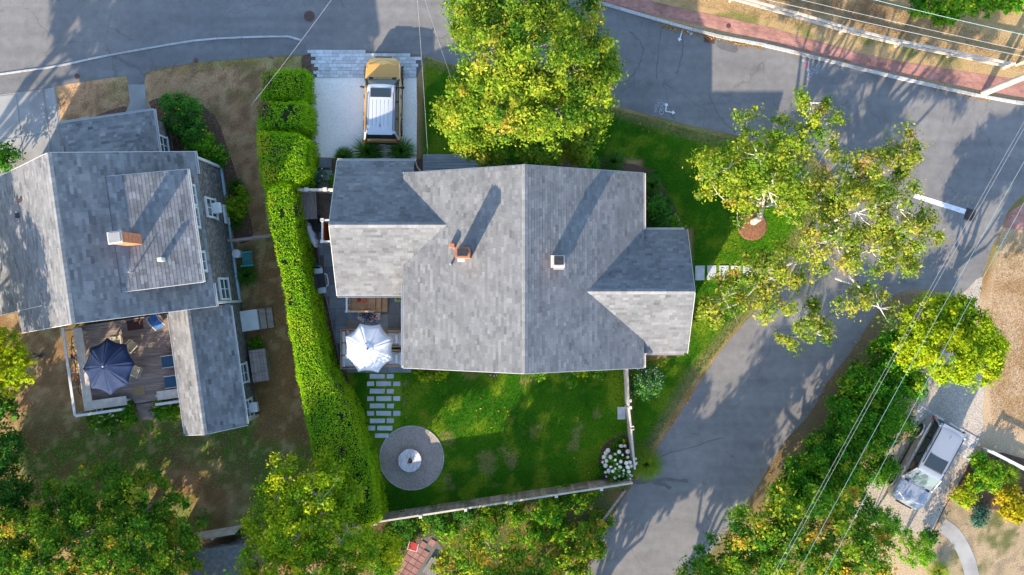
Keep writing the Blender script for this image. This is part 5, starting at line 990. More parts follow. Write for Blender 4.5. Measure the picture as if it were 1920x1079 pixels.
def car(loc, rz, label, S):
    o = thing('parked_car', loc, label, 'car', 'cars parked on the driveways', rz); o.pop('group', None)
    L, w_, belt, zr = S['L'] / 2, S['W'] / 2, S['belt'], S['roof']; nose, hoodz = S['nose'], S['hood']; low = .24
    B = lambda mb, name, mat, par=o, **k: mb.build(name, MA[mat], par, False, **k)
    # lower body: stations from tail to nose with plan taper
    yb0, yf0 = S['g_rear'], S['g_front']         # where the greenhouse meets the body (rear, front)
    st = [(-L, .86, belt - .22), (-L + .05, .92, belt - .06), (-L + .16, .965, belt - .01), (-L + .5, .995, belt), (-L * .3, 1, belt), (.3, 1, belt), (yf0 - .2, .995, belt), (yf0 + .12, .985, hoodz + .0), ((yf0 + L) / 2, .97, hoodz - .015), (L - .60, .97, hoodz - .03), (L - .38, .93, hoodz - .06), (L - .22, .87, hoodz - .10), (L - .11, .78, hoodz - .15), (L - .04, .66, nose - .14), (L, .48, nose - .26)]
    rings = []
    for y_, f, t in st:
        W_ = w_ * f; b0 = low + (.10 if abs(y_) > L - .1 else 0); hf = [(W_ * .90, b0), (W_ * .985, b0 + .10), (W_, (b0 + t) / 2 - .04), (W_ * .995, t - .16), (W_ * .975, t - .07), (W_ * .90, t - .012), (W_ * .62, t + .012), (W_ * .25, t + .022)]
        rings.append([(x, y_, z) for x, z in hf] + [(-x, y_, z) for x, z in hf[::-1]])
    mb = MB(); mb.loft(rings); body = B(mb, 'body', S['paint'], smooth=True, angle=32)
    # hood panel with raised centre
    def hood(u, v):
        x = (u - .5) * 2; y_ = yf0 + .10 + v * (L - .16 - yf0 - .10); t = v
        q_ = max(0, t - .7) / .3; ww = w_ * (.86 - .08 * t) * (1 - .22 * q_ ** 2.5); z = hoodz + .026 - .02 * t - .13 * q_ ** 2 - .035 * abs(x) ** 3 + (.012 if abs(x) < .62 else 0) * (1 - q_); y_ -= .26 * x * x * q_
        return (x * ww, y_, z)
    mb = MB(); grid_patch(mb, hood, 18, 14); h = B(mb, 'hood', S['paint'], smooth=True, angle=25)
    # greenhouse
    gb, gt = w_ * S['gb'], w_ * S['gt']; r1, f1 = S['r_top'], S['f_top']; zb = belt - .03
    cb = [(-gb, yb0), (gb, yb0), (gb * .97, yf0), (-gb * .97, yf0)]; ct = [(-gt, r1), (gt, r1), (gt * .97, f1), (-gt * .97, f1)]
    bt = lambda i: Vector((*cb[i], zb)); tp = lambda i: Vector((*ct[i], zr - .05)); ins = .02
    mb = MB(); mb.loft([[bt(i) for i in range(4)], [tp(i) for i in range(4)]]); B(mb, 'cabin', 'plastic')
    def pane(name, i, j, u0, u1, v0, v1, mat, lift=.012, bulge=0.0):
        a, b, c, d = bt(i), bt(j), tp(j), tp(i); n = (b - a).cross(d - a).normalized(); ctr = (a + b + c + d) / 4
        if n.dot(ctr - Vector((0, ctr.y * .6, belt))) < 0: n = -n
        def f(u, v): uu = u0 + (u1 - u0) * u; vv = v0 + (v1 - v0) * v; p = a.lerp(b, uu).lerp(d.lerp(c, uu), vv); return p + n * (lift + bulge * (1 - (2 * uu - 1) ** 2))
        m2 = MB(); grid_patch(m2, f, 8, 3); q = B(m2, name, mat, smooth=True)
        return q
    ws = pane('windscreen', 2, 3, .045, .955, .05, .97, 'screen_glass', bulge=.05); pane('rear_window', 0, 1, .06, .94, .22, .9, 'car_glass', bulge=.03)
    for (i, j) in ((1, 2), (3, 0)):
        for (u0, u1) in ((.05, .30), (.335, .62), (.655, .95)):
            if i == 3: u0, u1 = 1 - u1, 1 - u0
            pane('side_window', i, j, u0, u1, .22, .90, 'car_glass')
        pane('window_trim', i, j, .03, .97, .08, .17, S.get('trim', 'plastic'), .018)
        pane('cant_rail', i, j, .02, .98, .92, 1.02, S['roofm'], .014)
    for i, (bx, by, tx, ty) in enumerate(((gb * .97, yf0, gt * .97, f1), (-gb * .97, yf0, -gt * .97, f1), (gb, yb0, gt, r1), (-gb, yb0, -gt, r1))):
        mb = MB(); mb.tube([(bx, by, zb), (tx, ty, zr - .04)], [.055, .05], 8); B(mb, 'pillar', S['pillar'] if i < 2 else S['cpillar'], smooth=True)
    # roof skin
    def roof(u, v):
        x = (u - .5) * 2; y_ = r1 - S['rearover'] + v * (f1 + .05 - r1 + S['rearover']); e = max(abs(x) ** 6, abs(v * 2 - 1) ** 10); tw = gt * (1 + .015) * (1 - .05 * max(0, v - .8) * 4)
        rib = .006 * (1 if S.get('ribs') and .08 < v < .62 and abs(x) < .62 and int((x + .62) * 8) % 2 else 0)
        return (x * tw, y_ + (.05 * (1 - x * x) if v > .5 else -.03 * (1 - x * x)), zr + .035 * (1 - x * x) - .07 * e + rib)
    mb = MB(); grid_patch(mb, roof, 40, 24); rf = B(mb, 'roof', S['roofm'], smooth=True, angle=50)
    mb = MB(); sy = S['sun']; mb.box((0, (sy[0] + sy[1]) / 2, zr + .040), (gt * 2 * S['sunw'], sy[1] - sy[0], .02)); B(mb, 'sunroof', 'car_glass', bevel=.012)
    mb = MB(); mb.box((0, (sy[0] + sy[1]) / 2, zr + .034), (gt * 2 * S['sunw'] + .07, sy[1] - sy[0] + .07, .016)); B(mb, 'sunroof_seal', 'plastic')
    for s in (-1, 1):
        x = s * gt * .90; mb = MB(); mb.tube([(x, r1 + .05, zr + .0), (x, r1 + .16, zr + .065), (x, 0, zr + .075), (x * .985, f1 - .45, zr + .06), (x * .98, f1 - .34, zr)], .022, 6); B(mb, 'roof_rail', S['rail'], smooth=True)
        mb = MB(); mb.box((s * (w_ + .10), yf0 - .42, belt + .08), (.20, .13, .15), rz=s * .25); B(mb, 'door_mirror', S['mirror'], bevel=.04)
        mb = MB(); mb.box((s * (w_ + .0), yf0 - .40, belt + .02), (.12, .05, .05)); B(mb, 'mirror_arm', 'plastic')
        mb = MB(); mb.box((s * w_ * .70, L - .24, hoodz - .19), (w_ * .34, .14, .10), rz=-s * .7); B(mb, 'headlight', 'lamp_clear', bevel=.03)
        mb = MB(); mb.box((s * w_ * .885, -L + .12, belt - .10), (w_ * .16, .20, .24), rz=s * .25); B(mb, 'tail_light', 'tail_red', bevel=.03)
        mb = MB(); mb.box((s * (w_ * .985), 0, low + .06), (.07, L * 1.15, .12)); B(mb, 'sill', 'plastic', bevel=.02)
        for k, (y_, ln) in enumerate(((.12, .2), (-.78, .2))): mb = MB(); mb.box((s * (w_ + .012), y_, belt - .14), (.03, ln, .035)); B(mb, 'door_handle', S['handle'], bevel=.008)
        for y_ in (S['wb'] / 2 + S['wo'], -S['wb'] / 2 + S['wo']):
            rw = S['rw']; xx = s * (w_ - .10)
            n = 28; prof = [(rw * .66, -.11), (rw * .93, -.115), (rw, -.08), (rw, .08), (rw * .93, .115), (rw * .66, .11)]
            rg_ = [[(xx + a, y_ + r * cos(2 * pi * k / n), rw + r * sin(2 * pi * k / n)) for k in range(n)] for r, a in prof]
            mb = MB(); mb.loft(rg_, caps=True); ty = B(mb, 'wheel', 'rubber', smooth=True)
            mb = MB(); mb.loft([[(xx + s * .07, y_ + rw * .62 * cos(2 * pi * k / n), rw + rw * .62 * sin(2 * pi * k / n)) for k in range(n)], [(xx + s * .118, y_ + rw * .62 * cos(2 * pi * k / n), rw + rw * .62 * sin(2 * pi * k / n)) for k in range(n)]]); rim = mb.build('rim', MA['alloy_dark'], ty, False)
            for k in range(5):
                a = 2 * pi * k / 5; mb = MB(); mb.bar((xx + s * .122, y_, rw), (xx + s * .122, y_ + rw * .6 * cos(a), rw + rw * .6 * sin(a)), .06, .02); mb.build('spoke', MA['alloy'], rim.parent, False)
            # wheel arch lip
            mb = MB(); arc = [(s * (w_ + .004), y_ + (rw + .075) * cos(t), rw + (rw + .075) * sin(t)) for t in np.linspace(-.15, pi + .15, 13)]; mb.tube(arc, .055, 6); B(mb, 'wheel_arch', S['arch'], smooth=True)
            mb = MB(); mb.loft([[(s * (w_ - .16), y_ + (rw + .06) * cos(t), rw + (rw + .06) * sin(t)) for t in np.linspace(0, 2 * pi, 20, endpoint=False)], [(s * (w_ + .006), y_ + (rw + .06) * cos(t), rw + (rw + .06) * sin(t)) for t in np.linspace(0, 2 * pi, 20, endpoint=False)]]); B(mb, 'wheel_well', 'black')
    mb = MB(); mb.box((0, -L + .02, low + .24), (w_ * 1.56, .18, .28)); B(mb, 'rear_bumper', S['bump'], bevel=.06); mb = MB(); mb.box((0, L - .06, low + .16), (w_ * 1.12, .14, .22)); B(mb, 'front_bumper', S['bump'], bevel=.05)
    mb = MB(); mb.box((0, L - .005, nose - .16), (w_ * .95, .06, .16)); B(mb, 'grille', 'black', bevel=.02)
    mb = MB(); mb.box((0, -L - .092, low + .30), (.32, .012, .15)); B(mb, 'number_plate', 'white'); 
    mb = MB(); mb.box((0, r1 - S['rearover'] + .02, zr - .015), (gt * 1.7, .16, .03)); B(mb, 'spoiler', S['roofm'], bevel=.012)
    mb = MB(); mb.box((0, r1 + .30, zr + .055), (.035, .16, .05)); B(mb, 'antenna_fin', S['fin'], bevel=.012)
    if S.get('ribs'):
        for k in range(5): mb = MB(); x = (k - 2) * gt * .27; mb.box((x, (r1 + sy[0]) / 2 + .05, zr + .036 * (1 - (x / gt) ** 2) + .003), (.018, sy[0] - r1 - .45, .012)); mb.build('rib_shade_line', MA['rib_shade'], rf, False)  # dark strips paint the shaded gaps between the roof ribs
    for s, x in ((1, -.05), (1, .48)): mb = MB(); mb.bar((x - .3, yf0 + .03, belt + .025), (x + .25, yf0 - .09, belt + .085), .025, .02); B(mb, 'wiper', 'black')
    mb = MB(); mb.box((0, yf0 + .06, belt + .0), (w_ * 1.5, .12, .03)); B(mb, 'scuttle', 'plastic')
    mb = MB(); mb.box((0, -L + .06, belt + .02), (w_ * 1.3, .03, .05)); B(mb, 'tail_trim', S['paint'])
    return o
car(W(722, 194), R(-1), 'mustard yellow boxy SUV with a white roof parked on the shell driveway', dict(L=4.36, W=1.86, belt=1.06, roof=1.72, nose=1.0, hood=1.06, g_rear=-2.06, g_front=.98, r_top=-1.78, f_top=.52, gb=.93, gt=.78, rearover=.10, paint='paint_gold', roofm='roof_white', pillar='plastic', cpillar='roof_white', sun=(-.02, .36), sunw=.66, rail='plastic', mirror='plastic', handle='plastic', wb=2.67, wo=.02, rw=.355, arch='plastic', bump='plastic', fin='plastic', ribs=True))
car(W(1724, 866), math.atan2(-.876, -.482) - pi / 2, 'silver SUV with a dark sunroof parked on gravel beside the overgrown bank', dict(L=4.78, W=1.90, belt=1.04, roof=1.70, nose=.92, hood=1.04, g_rear=-2.30, g_front=1.12, r_top=-1.98, f_top=.40, gb=.91, gt=.73, rearover=.16, paint='paint_silver', roofm='paint_silver', pillar='paint_silver', cpillar='paint_silver', sun=(-.52, .12), sunw=.68, rail='plastic', mirror='paint_silver', handle='alloy', wb=2.82, wo=.04, rw=.36, arch='paint_silver', bump='paint_silver', fin='paint_silver', trim='alloy'))

# ---------------------------------------------------------------- parasols
def parasol(loc, h, r, rise, rz, mat, label, tilt=(0, 0), vent=False, n=8):
    o = thing('parasol', loc, label, 'parasol'); o.rotation_euler = (0, 0, 0); ap = Vector((0, 0, h + rise)); E = Euler((tilt[0], tilt[1], 0)).to_matrix(); hub = Vector((0, 0, h))
    T = lambda v: hub + E @ (v - hub)
    for k in range(n):
        a0, a1 = rz + 2 * pi * k / n, rz + 2 * pi * (k + 1) / n; mb = MB(); nu, nv_ = 6, 6
        def f(u, v):
            a = a0 + (a1 - a0) * u; mid = 1 - (2 * u - 1) ** 2; rr = r * v * (cos(pi / n) / cos((u - .5) * 2 * pi / n) if True else 1) * (1 - .075 * mid * v); rr = max(rr, .02)
            return T(Vector((rr * cos(a), rr * sin(a), h + rise * (1 - v ** 1.25) - .028 * mid * v * (1 - .3 * v))))
        grid_patch(mb, f, nu, nv_); p = mb.build('canopy_panel', MA[mat], o, False, smooth=True, angle=60); sd = p.modifiers.new('thick', 'SOLIDIFY'); sd.thickness = .006
        a = a0; mb = MB(); mb.bar(T(Vector((.05 * cos(a), .05 * sin(a), h + rise - .05))), T(Vector((r * .97 * cos(a) * cos(pi / n), r * .97 * sin(a) * cos(pi / n), h - .015))), .02, .02); mb.build('rib', MA['teak'], o, False)
    if vent:
        mb = MB(); prof = []
        for k in range(n):
            a0, a1 = rz + 2 * pi * k / n, rz + 2 * pi * (k + 1) / n
            def g(u, v): a = a0 + (a1 - a0) * u; rr = .02 + .24 * v; return T(Vector((rr * cos(a), rr * sin(a), h + rise + .07 - .09 * v - .015 * (1 - (2 * u - 1) ** 2) * v)))
            grid_patch(mb, g, 4, 2)
        mb.build('vent_cap', MA[mat], o, False, smooth=True, angle=60)
    mb = MB(); mb.tube([(0, 0, 0), (0, 0, h + rise - .02)], .025, 8); mb.build('pole', MA['teak'], o, False)
    mb = MB(); q = T(Vector((0, 0, h + rise + .02))); mb.lathe([(.045, 0), (.05, .06), (.02, .12)], q, 10); mb.build('finial', MA['black' if vent else 'white'], o, False, smooth=True)
    mb = MB(); mb.lathe([(.26, 0), (.26, .06), (.05, .09)], (0, 0, 0), 16); mb.build('base', MA['steel'], o, False); return o
pc = W(690, 655, 2.7); parasol(Vector((pc.x, pc.y, .045)), 2.3, 1.30, .42, R(20), 'canvas_white', 'white octagonal parasol over the lounge seating on the bluestone patio', (R(2), R(-2)), True)
pc = W(200, 689, 2.75); parasol(Vector((pc.x, pc.y, .50)), 2.0, 1.42, .45, R(6), 'canvas_blue', 'navy blue octagonal parasol over the wooden table on the plank deck', (R(-4), R(-10)))

# ---------------------------------------------------------------- furniture on the bluestone patio
PZ0 = .042
def cushion(parent, c, d, mat, rz=0, name='cushion'): mb = MB(); mb.box(c, d, rz); return mb.build(name, MA[mat], parent, False, bevel=min(d) * .32)
rgo = MB(); a, b = W(660, 617), W(758, 690); rgo.box(((a.x + b.x) / 2, (a.y + b.y) / 2, PZ0 + .008), (b.x - a.x, a.y - b.y, .012)); tag(rgo.build('outdoor_rug', MA['rug']), 'brown woven outdoor rug under the lounge seating', 'rug')
so_ = thing('garden_sofa', W(656, 655, .3) * Vector((1, 1, 0)) + Vector((0, 0, PZ0)) if False else Vector((W(657, 655, .3).x, W(657, 655, .3).y, PZ0)), 'long teak garden sofa with grey cushions half hidden by the white parasol', 'sofa')
for s in (-1, 1):
    mb = MB(); mb.box((-.05, s * 1.0, .30), (.80, .07, .60)); mb.build('arm', MA['teak'], so_, False, bevel=.01)
mb = MB(); mb.box((-.42, 0, .36), (.07, 2.07, .70)); mb.build('back', MA['teak'], so_, False, bevel=.01); mb = MB(); mb.box((0, 0, .24), (.76, 1.94, .08)); mb.build('seat_frame', MA['teak'], so_, False)
for s in (-1, 0, 1): cushion(so_, (.02, s * .63, .36), (.66, .62, .15), 'fabric_grey', name='seat_cushion'); cushion(so_, (-.29, s * .63, .55), (.17, .60, .36), 'fabric_grey', name='back_cushion')
cushion(so_, (-.05, .80, .52), (.16, .36, .34), 'fabric_pink', .5, 'throw_pillow')
for x in (-.38, .32):
    for y in (-.98, .98): mb = MB(); mb.box((x, y, .1), (.06, .06, .2)); mb.build('leg', MA['teak'], so_, False)
for k, (yy_, lb) in enumerate(((636, 'teak armchair with striped pillow on the rug, the nearer to the planter of flowers'), (672, 'teak armchair with striped pillow on the rug, the nearer to the back lawn'))):
    p = W(742, yy_, .3); ac = thing('garden_armchair', Vector((p.x, p.y, PZ0 + .014)), lb, 'armchair')
    for s in (-1, 1):
        mb = MB(); mb.box((.02, s * .40, .48), (.82, .07, .06)); mb.build('arm', MA['teak'], ac, False, bevel=.01)
        for x in (-.36, .38): mb = MB(); mb.box((x, s * .40, .225), (.06, .06, .45)); mb.build('leg', MA['teak'], ac, False)
    mb = MB(); mb.box((.43, 0, .46), (.06, .86, .62)); mb.build('back', MA['teak'], ac, False, bevel=.01); mb = MB(); mb.box((0, 0, .25), (.78, .74, .06)); mb.build('seat_frame', MA['teak'], ac, False)
    cushion(ac, (-.04, 0, .36), (.70, .70, .15), 'fabric_grey', name='seat_cushion'); cushion(ac, (.30, 0, .58), (.20, .68, .42), 'fabric_grey', name='back_cushion')
    pw = cushion(ac, (.10, 0, .53), (.24, .46, .20), 'fabric_white', name='throw_pillow')
    for j in (-.14, 0, .14): mb = MB(); mb.box((.10, j, .53), (.246, .06, .206)); mb.build('stripe', MA['fabric_grey'], pw, False, bevel=.05)
tbo = thing('coffee_table', Vector((W(700, 655).x, W(700, 655).y, PZ0 + .014)), 'low teak coffee table under the white parasol', 'table')
for k in range(6): mb = MB(); mb.box((-.35 + k * .14, 0, .38), (.13, 1.0, .03)); mb.build('slat', MA['teak'], tbo, False)
for x in (-.34, .34):
    for y in (-.42, .42): mb = MB(); mb.box((x, y, .18), (.06, .06, .36)); mb.build('leg', MA['teak'], tbo, False)
# back door landing with rails
ld = thing('door_landing', Vector((W(690, 572).x, W(690, 572).y, .0)), 'small teak door landing with side rail and steps on the bluestone patio', 'landing'); c = ld.location; lx0, lx1 = W(657, 570).x, W(706, 570).x; ly1, ly0 = -.12, W(690, 586).y
for k in range(11): piece('deck_board', ld, (lx0 + (k + .5) * (lx1 - lx0) / 11, (ly0 + ly1) / 2, .40), ((lx1 - lx0) / 11 - .008, ly1 - ly0, .035), 0, MA['teak'])
for k in range(2): piece('step', ld, (lx1 + .15 + k * .30, (ly0 + ly1) / 2, .30 - k * .13), (.29, ly1 - ly0, .04), 0, MA['teak'])
for x, y in ((lx0 + .05, ly0 + .05), (lx1, ly0 + .05)): MB().box((x, y, .72), (.08, .08, 1.36)).build('rail_post', MA['fence_pale'], ld)
MB().box(((lx0 + lx1) / 2, ly0 + .05, 1.41), (lx1 - lx0 + .1, .09, .05)).build('hand_rail', MA['teak'], ld); MB().box((lx0 + .05, (ly0 + ly1) / 2, 1.412), (.09, ly1 - ly0, .05)).build('hand_rail', MA['white'], ld)
for k in range(7): MB().box((lx0 + .05, ly0 + .15 + k * .12, .9), (.03, .03, .98)).build('baluster', MA['fence_pale'], ld)
for k in range(8): MB().box((lx0 + .15 + k * .15, ly0 + .05, .9), (.03, .03, .98)).build('baluster', MA['fence_pale'], ld)
MB().box((lx0 + .5, (ly0 + ly1) / 2 + .1, .17), (.9, .8, .34)).build('base', MA['black'], ld)
for k, (x, y, m_) in enumerate(((674, 560, 'flow_red'), (684, 562, 'orange'))): mb = MB(); q = W(x, y, .45); mb.lathe([(.04, 0), (.09, .05), (.10, .11), (.06, .15)], (0, 0, 0), 12); o = mb.build('garden_lantern' if k == 0 else 'pumpkin', MA[m_], smooth=True); o.location = (q.x, q.y - .1, .42); tag(o, ['small red lantern on the teak landing', 'small orange pumpkin on the teak landing'][k], ['lantern', 'pumpkin'][k])
# flower planter and pots
pl = shrub('flower_planter', (692, 594), 22, .55, 'long planter overflowing with purple and pink flowers beside the teak landing', 'planter', 'lf_deep', .08, 22, 34, 160, (.6, .2, .15), z=.35, ry=8, lumps=0, flowers=('flow_purple', 90, .03)); q = wloc(pl); MB().box((q.x, q.y, .20), (1.15, .36, .36)).build('trough', MA['fence_pale'], pl); 
fl = MB(); rg2 = random.Random(3)
for _ in range(26): fl.box((q.x + rg2.uniform(-.6, .6), q.y - .12 + rg2.uniform(-.15, .1), .72 + rg2.uniform(-.1, .1)), (.06, .05, .03), rz=rg2.random() * 3)
f_ = fl.build('flowers', MA['flow_pink'], pl); f_['kind'] = 'stuff'
sp_ = shrub('flower_pot', (748, 560), 9, .4, 'pale square pot with yellow green plant in the patio corner', 'pot', 'lf_lime', .07, 26, 26, 161, (.6, .2, .15), z=.34, lumps=0); q = wloc(sp_); MB().box((q.x, q.y, .19), (.40, .40, .34)).build('pot', MA['white'], sp_)
# gas grill
p = W(603, 528, .5); gr = thing('gas_grill', Vector((p.x, p.y, PZ0)), 'stainless gas grill with open black cooking box against the long hedge', 'grill', rz=R(8))
for nm, c, d, m_ in (('cabinet', (0, 0, .38), (.52, .62, .76), 'steel'), ('firebox', (0, 0, .86), (.56, .68, .2), 'black'), ('side_shelf', (.0, .50, .90), (.46, .30, .04), 'steel'), ('side_shelf', (.03, -.50, .90), (.46, .32, .04), 'steel'), ('hood', (-.18, 0, 1.06), (.26, .66, .24), 'black'), ('control_panel', (.30, 0, .88), (.05, .64, .12), 'steel')): mb = MB(); mb.box(c, d); mb.build(nm, MA[m_], gr, False, bevel=.02)
mb = MB(); mb.tube([(.30, -.34, 1.0), (.42, -.26, 1.02), (.44, 0, 1.03), (.42, .26, 1.02), (.30, .34, 1.0)], .03, 8); mb.build('handle', MA['white'], gr, False, smooth=True)
for k in range(7): mb = MB(); mb.box((.08, -.28 + k * .093, .97), (.34, .012, .012)); mb.build('grate_bar', MA['iron'], gr, False)
for k in (-.2, 0, .2): mb = MB(); mb.lathe([(.03, 0), (.025, .03)], (.335, k, .88), 8); mb.build('knob', MA['black'], gr, False)
q = W(596, 506, .4); o = thing('hose_reel', Vector((q.x, q.y, PZ0)), 'coiled cream garden hose standing behind the gas grill', 'hose'); mb = MB()
for k in range(4): mb.tube([(.17 * cos(a), .17 * sin(a), .05 + k * .05) for a in np.linspace(0, 2 * pi, 17)], .026, 6)
mb.build('coil', MA['white'], o, False, smooth=True); mb = MB(); mb.lathe([(.05, 0), (.05, .3)], (0, 0, 0), 10); mb.build('drum', MA['black'], o, False)
q = W(590, 499, .3); o = thing('watering_can', Vector((q.x, q.y, PZ0)), 'green plastic watering can beside the gas grill', 'watering can'); mb = MB(); mb.lathe([(.15, 0), (.155, .25), (.12, .30)], (0, 0, 0), 14); mb.build('body', MA['green_can'], o, False, smooth=True); mb = MB(); mb.tube([(0, .14, .08), (-.05, .32, .30), (-.08, .40, .34)], [.03, .02, .03], 8); mb.build('spout', MA['green_can'], o, False); mb = MB(); mb.tube([(.0, -.13, .1), (0, -.24, .25), (0, -.12, .38), (0, .08, .34)], .016, 6); mb.build('handle', MA['black'], o, False)
# covered bicycle / cushions under a pale tarpaulin
q = W(583, 437, .5); o = thing('covered_bundle', Vector((q.x, q.y, .03)), 'bundle under a crumpled pale grey tarpaulin beside the outdoor shower', 'tarpaulin'); mb = MB(); rgx = random.Random(9); rings = []
for i in range(12):
    t = i / 11; cx, cy = -.28 + .52 * t, .78 - 1.55 * t; rr = .10 + .22 * sin(pi * min(t * 1.05, 1)) ** .6 + (.07 if i == 9 else 0); rings.append([(cx + rr * (1 + .12 * rgx.uniform(-1, 1)) * cos(a) * .8, cy, .30 + (.30 + rr * .6) * sin(a) * (1 + .1 * rgx.uniform(-1, 1)) if sin(a) > 0 else .30 + .28 * sin(a)) for a in np.linspace(0, 2 * pi, 14, endpoint=False)])
mb.loft(rings); mb.build('sheet', MA['tarp'], o, False, smooth=True, angle=50); mb = MB()
for k in range(5): mb.tube([(-.25 + .1 * k, .6 - .32 * k, .62), (-.05 + .1 * k, .55 - .32 * k, .68), (.12 + .09 * k, .5 - .3 * k, .55)], .02, 5)
mb.build('fold', MA['tarp'], o, False, smooth=True)
q = W(595, 428, .4); o = thing('rubbish_bin', Vector((q.x, q.y, .03)), 'black lidded bin between the tarpaulin and the outdoor shower', 'bin'); mb = MB(); mb.lathe([(.19, 0), (.24, .55), (.25, .6)], (0, 0, 0), 14); mb.build('body', MA['black'], o, False, smooth=True); mb = MB(); mb.lathe([(.26, .6), (.25, .66), (.08, .70)], (0, 0, 0), 14); mb.build('lid', MA['rubber'], o, False, smooth=True)
q = W(592, 412, .3); o = thing('rubbish_bin', Vector((q.x - .06, q.y, .03)), 'dark bin at the end of the wooden garden chest', 'bin'); mb = MB(); mb.box((0, 0, .32), (.55, .42, .64)); mb.build('body', MA['black'], o, False, bevel=.04); mb = MB(); mb.box((0, 0, .67), (.58, .46, .05)); mb.build('lid', MA['rubber'], o, False, bevel=.02)
# wooden garden chest
q = W(576, 386, .9); o = thing('garden_chest', Vector((q.x, q.y, 0)), 'weathered lean-to garden chest against the hedge behind the timber screen', 'chest', rz=R(3)); mb = MB(); mb.box((0, 0, .55), (.86, 1.35, 1.1)); mb.build('body', MA['shed_wood'], o, False)
for k in range(6): mb = MB(); mb.box((-.40 + k * .165, 0, 1.22 - k * .036), (.158, 1.48, .03), ry=R(12)); mb.build('roof_board', MA['shed_wood'], o, False)
# timber screen with arched brackets
a, b = W(558, 357, 1.9), W(625, 357, 1.9); o = thing('timber_screen', ((a.x + b.x) / 2, a.y, 0), 'pale timber screen with curved brackets across the side path', 'screen')
MB().bar(a, b, .12, .10).build('top_beam', MA['fence_pale'], o)
for px_ in (575, 610):
    q = W(px_, 357, 1.9); MB().box((q.x, q.y, .95), (.12, .12, 1.9)).build('post', MA['fence_pale'], o); MB().box((q.x, q.y, 2.0), (.19, .19, .06)).build('post_cap', MA['white'], o)
    for s in (-1, 1): MB().tube([(q.x + s * .05, q.y - .05, 1.35), (q.x + s * .22, q.y - .06, 1.68), (q.x + s * .50, q.y - .05, 1.82)], .03, 6).build('bracket', MA['fence_pale'], o)
for k in range(10): MB().box((a.x + .14 + k * .178, a.y - .0, 1.0), (.13, .03, 1.6)).build('board', MA['fence_wood'], o)
# outdoor shower of mahogany boards
a, b = W(604, 414, 2.05), W(604, 454, 2.05); x1 = wx0 + .22; o = thing('outdoor_shower', ((a.x + x1) / 2, (a.y + b.y) / 2, 0), 'outdoor shower enclosure of reddish boards with white posts against the wing', 'shower')
for q in (a, b):
    MB().box((q.x, q.y, 1.02), (.12, .12, 2.04)).build('post', MA['white'], o); MB().box((q.x, q.y, 2.08), (.17, .17, .06)).build('post_cap', MA['white'], o); MB().box(((q.x + x1) / 2 + .03, q.y, 2.0), (x1 - q.x - .1, .09, .08)).build('top_rail', MA['white'], o)
    n = 5
    for k in range(n): MB().box((q.x + .1 + (k + .5) * (x1 - q.x - .1) / n, q.y, 1.05), ((x1 - q.x - .1) / n - .01, .03, 1.8)).build('board', MA['mahogany'], o)
MB().box((a.x, (a.y + b.y) / 2, 2.0), (.09, a.y - b.y - .12, .08)).build('top_rail', MA['white'], o)
for k in range(8): MB().box((a.x, b.y + .1 + (k + .5) * (a.y - b.y - .2) / 8, 1.05), (.03, (a.y - b.y - .2) / 8 - .01, 1.8)).build('board', MA['mahogany'], o)
for k in range(7): MB().box((a.x + .12 + (k + .5) * (x1 - a.x - .12) / 7, (a.y + b.y) / 2, .07), ((x1 - a.x - .12) / 7 - .01, a.y - b.y - .14, .03)).build('floor_board', MA['mahogany'], o)
# timber edging along the hedge
eb = thing('timber_edging', W(612, 560), 'dark timber edging between the patio and the long hedge', 'edging')
for a, b in (((596, 455), (603, 520)), ((603, 520), (622, 600)), ((622, 600), (640, 690))): MB().bar(W(*a) + Vector((0, 0, .08)), W(*b) + Vector((0, 0, .08)), .06, .16).build('edging_board', MA['shed_wood'], eb)

# ---------------------------------------------------------------- furniture on the neighbour's deck
DZ = .50
def slat_chair(lx, ly, rz, label, mat='slat_wood'):
    o = thing('folding_chair', nv(lx, ly, DZ), label, 'chair', 'chairs around the deck table', NA + rz)
    for k in range(6): mb = MB(); mb.box((-.19 + k * .076, 0, .44), (.066, .46, .025)); mb.build('seat_slat', MA[mat], o, False)
    for k in range(6): mb = MB(); mb.box((-.19 + k * .076, -.26, .68), (.06, .025, .46), rx=R(-12)); mb.build('back_slat', MA[mat], o, False)
    for s in (-1, 1):
        mb = MB(); mb.box((s * .25, -.02, .64), (.06, .54, .03)); mb.build('arm', MA[mat], o, False)
        for y in (-.22, .22): mb = MB(); mb.box((s * .24, y, .31), (.045, .045, .62)); mb.build('leg', MA[mat], o, False)
    mb = MB(); mb.box((0, -.30, .92), (.52, .03, .06)); mb.build('top_rail', MA[mat], o, False); return o
slat_chair(-.92, -5.0, R(130) + pi, 'pale slatted chair beside the navy parasol, facing the table from the house corner'); slat_chair(-1.62, -4.62, pi, 'pale slatted chair partly under the north rim of the navy parasol'); slat_chair(-.88, -6.3, R(60), 'pale slatted chair near the south-east rim of the navy parasol')
tb = thing('deck_table', nv(-2.0, -5.65, DZ), 'pale slatted table under the navy parasol', 'table', rz=NA)
for k in range(8): mb = MB(); mb.box((-.42 + k * .12, 0, .72), (.11, 1.1, .025)); mb.build('slat', MA['fence_pale'], tb, False)
for x in (-.4, .4):
    for y in (-.48, .48): mb = MB(); mb.box((x, y, .355), (.06, .06, .71)); mb.build('leg', MA['fence_pale'], tb, False)
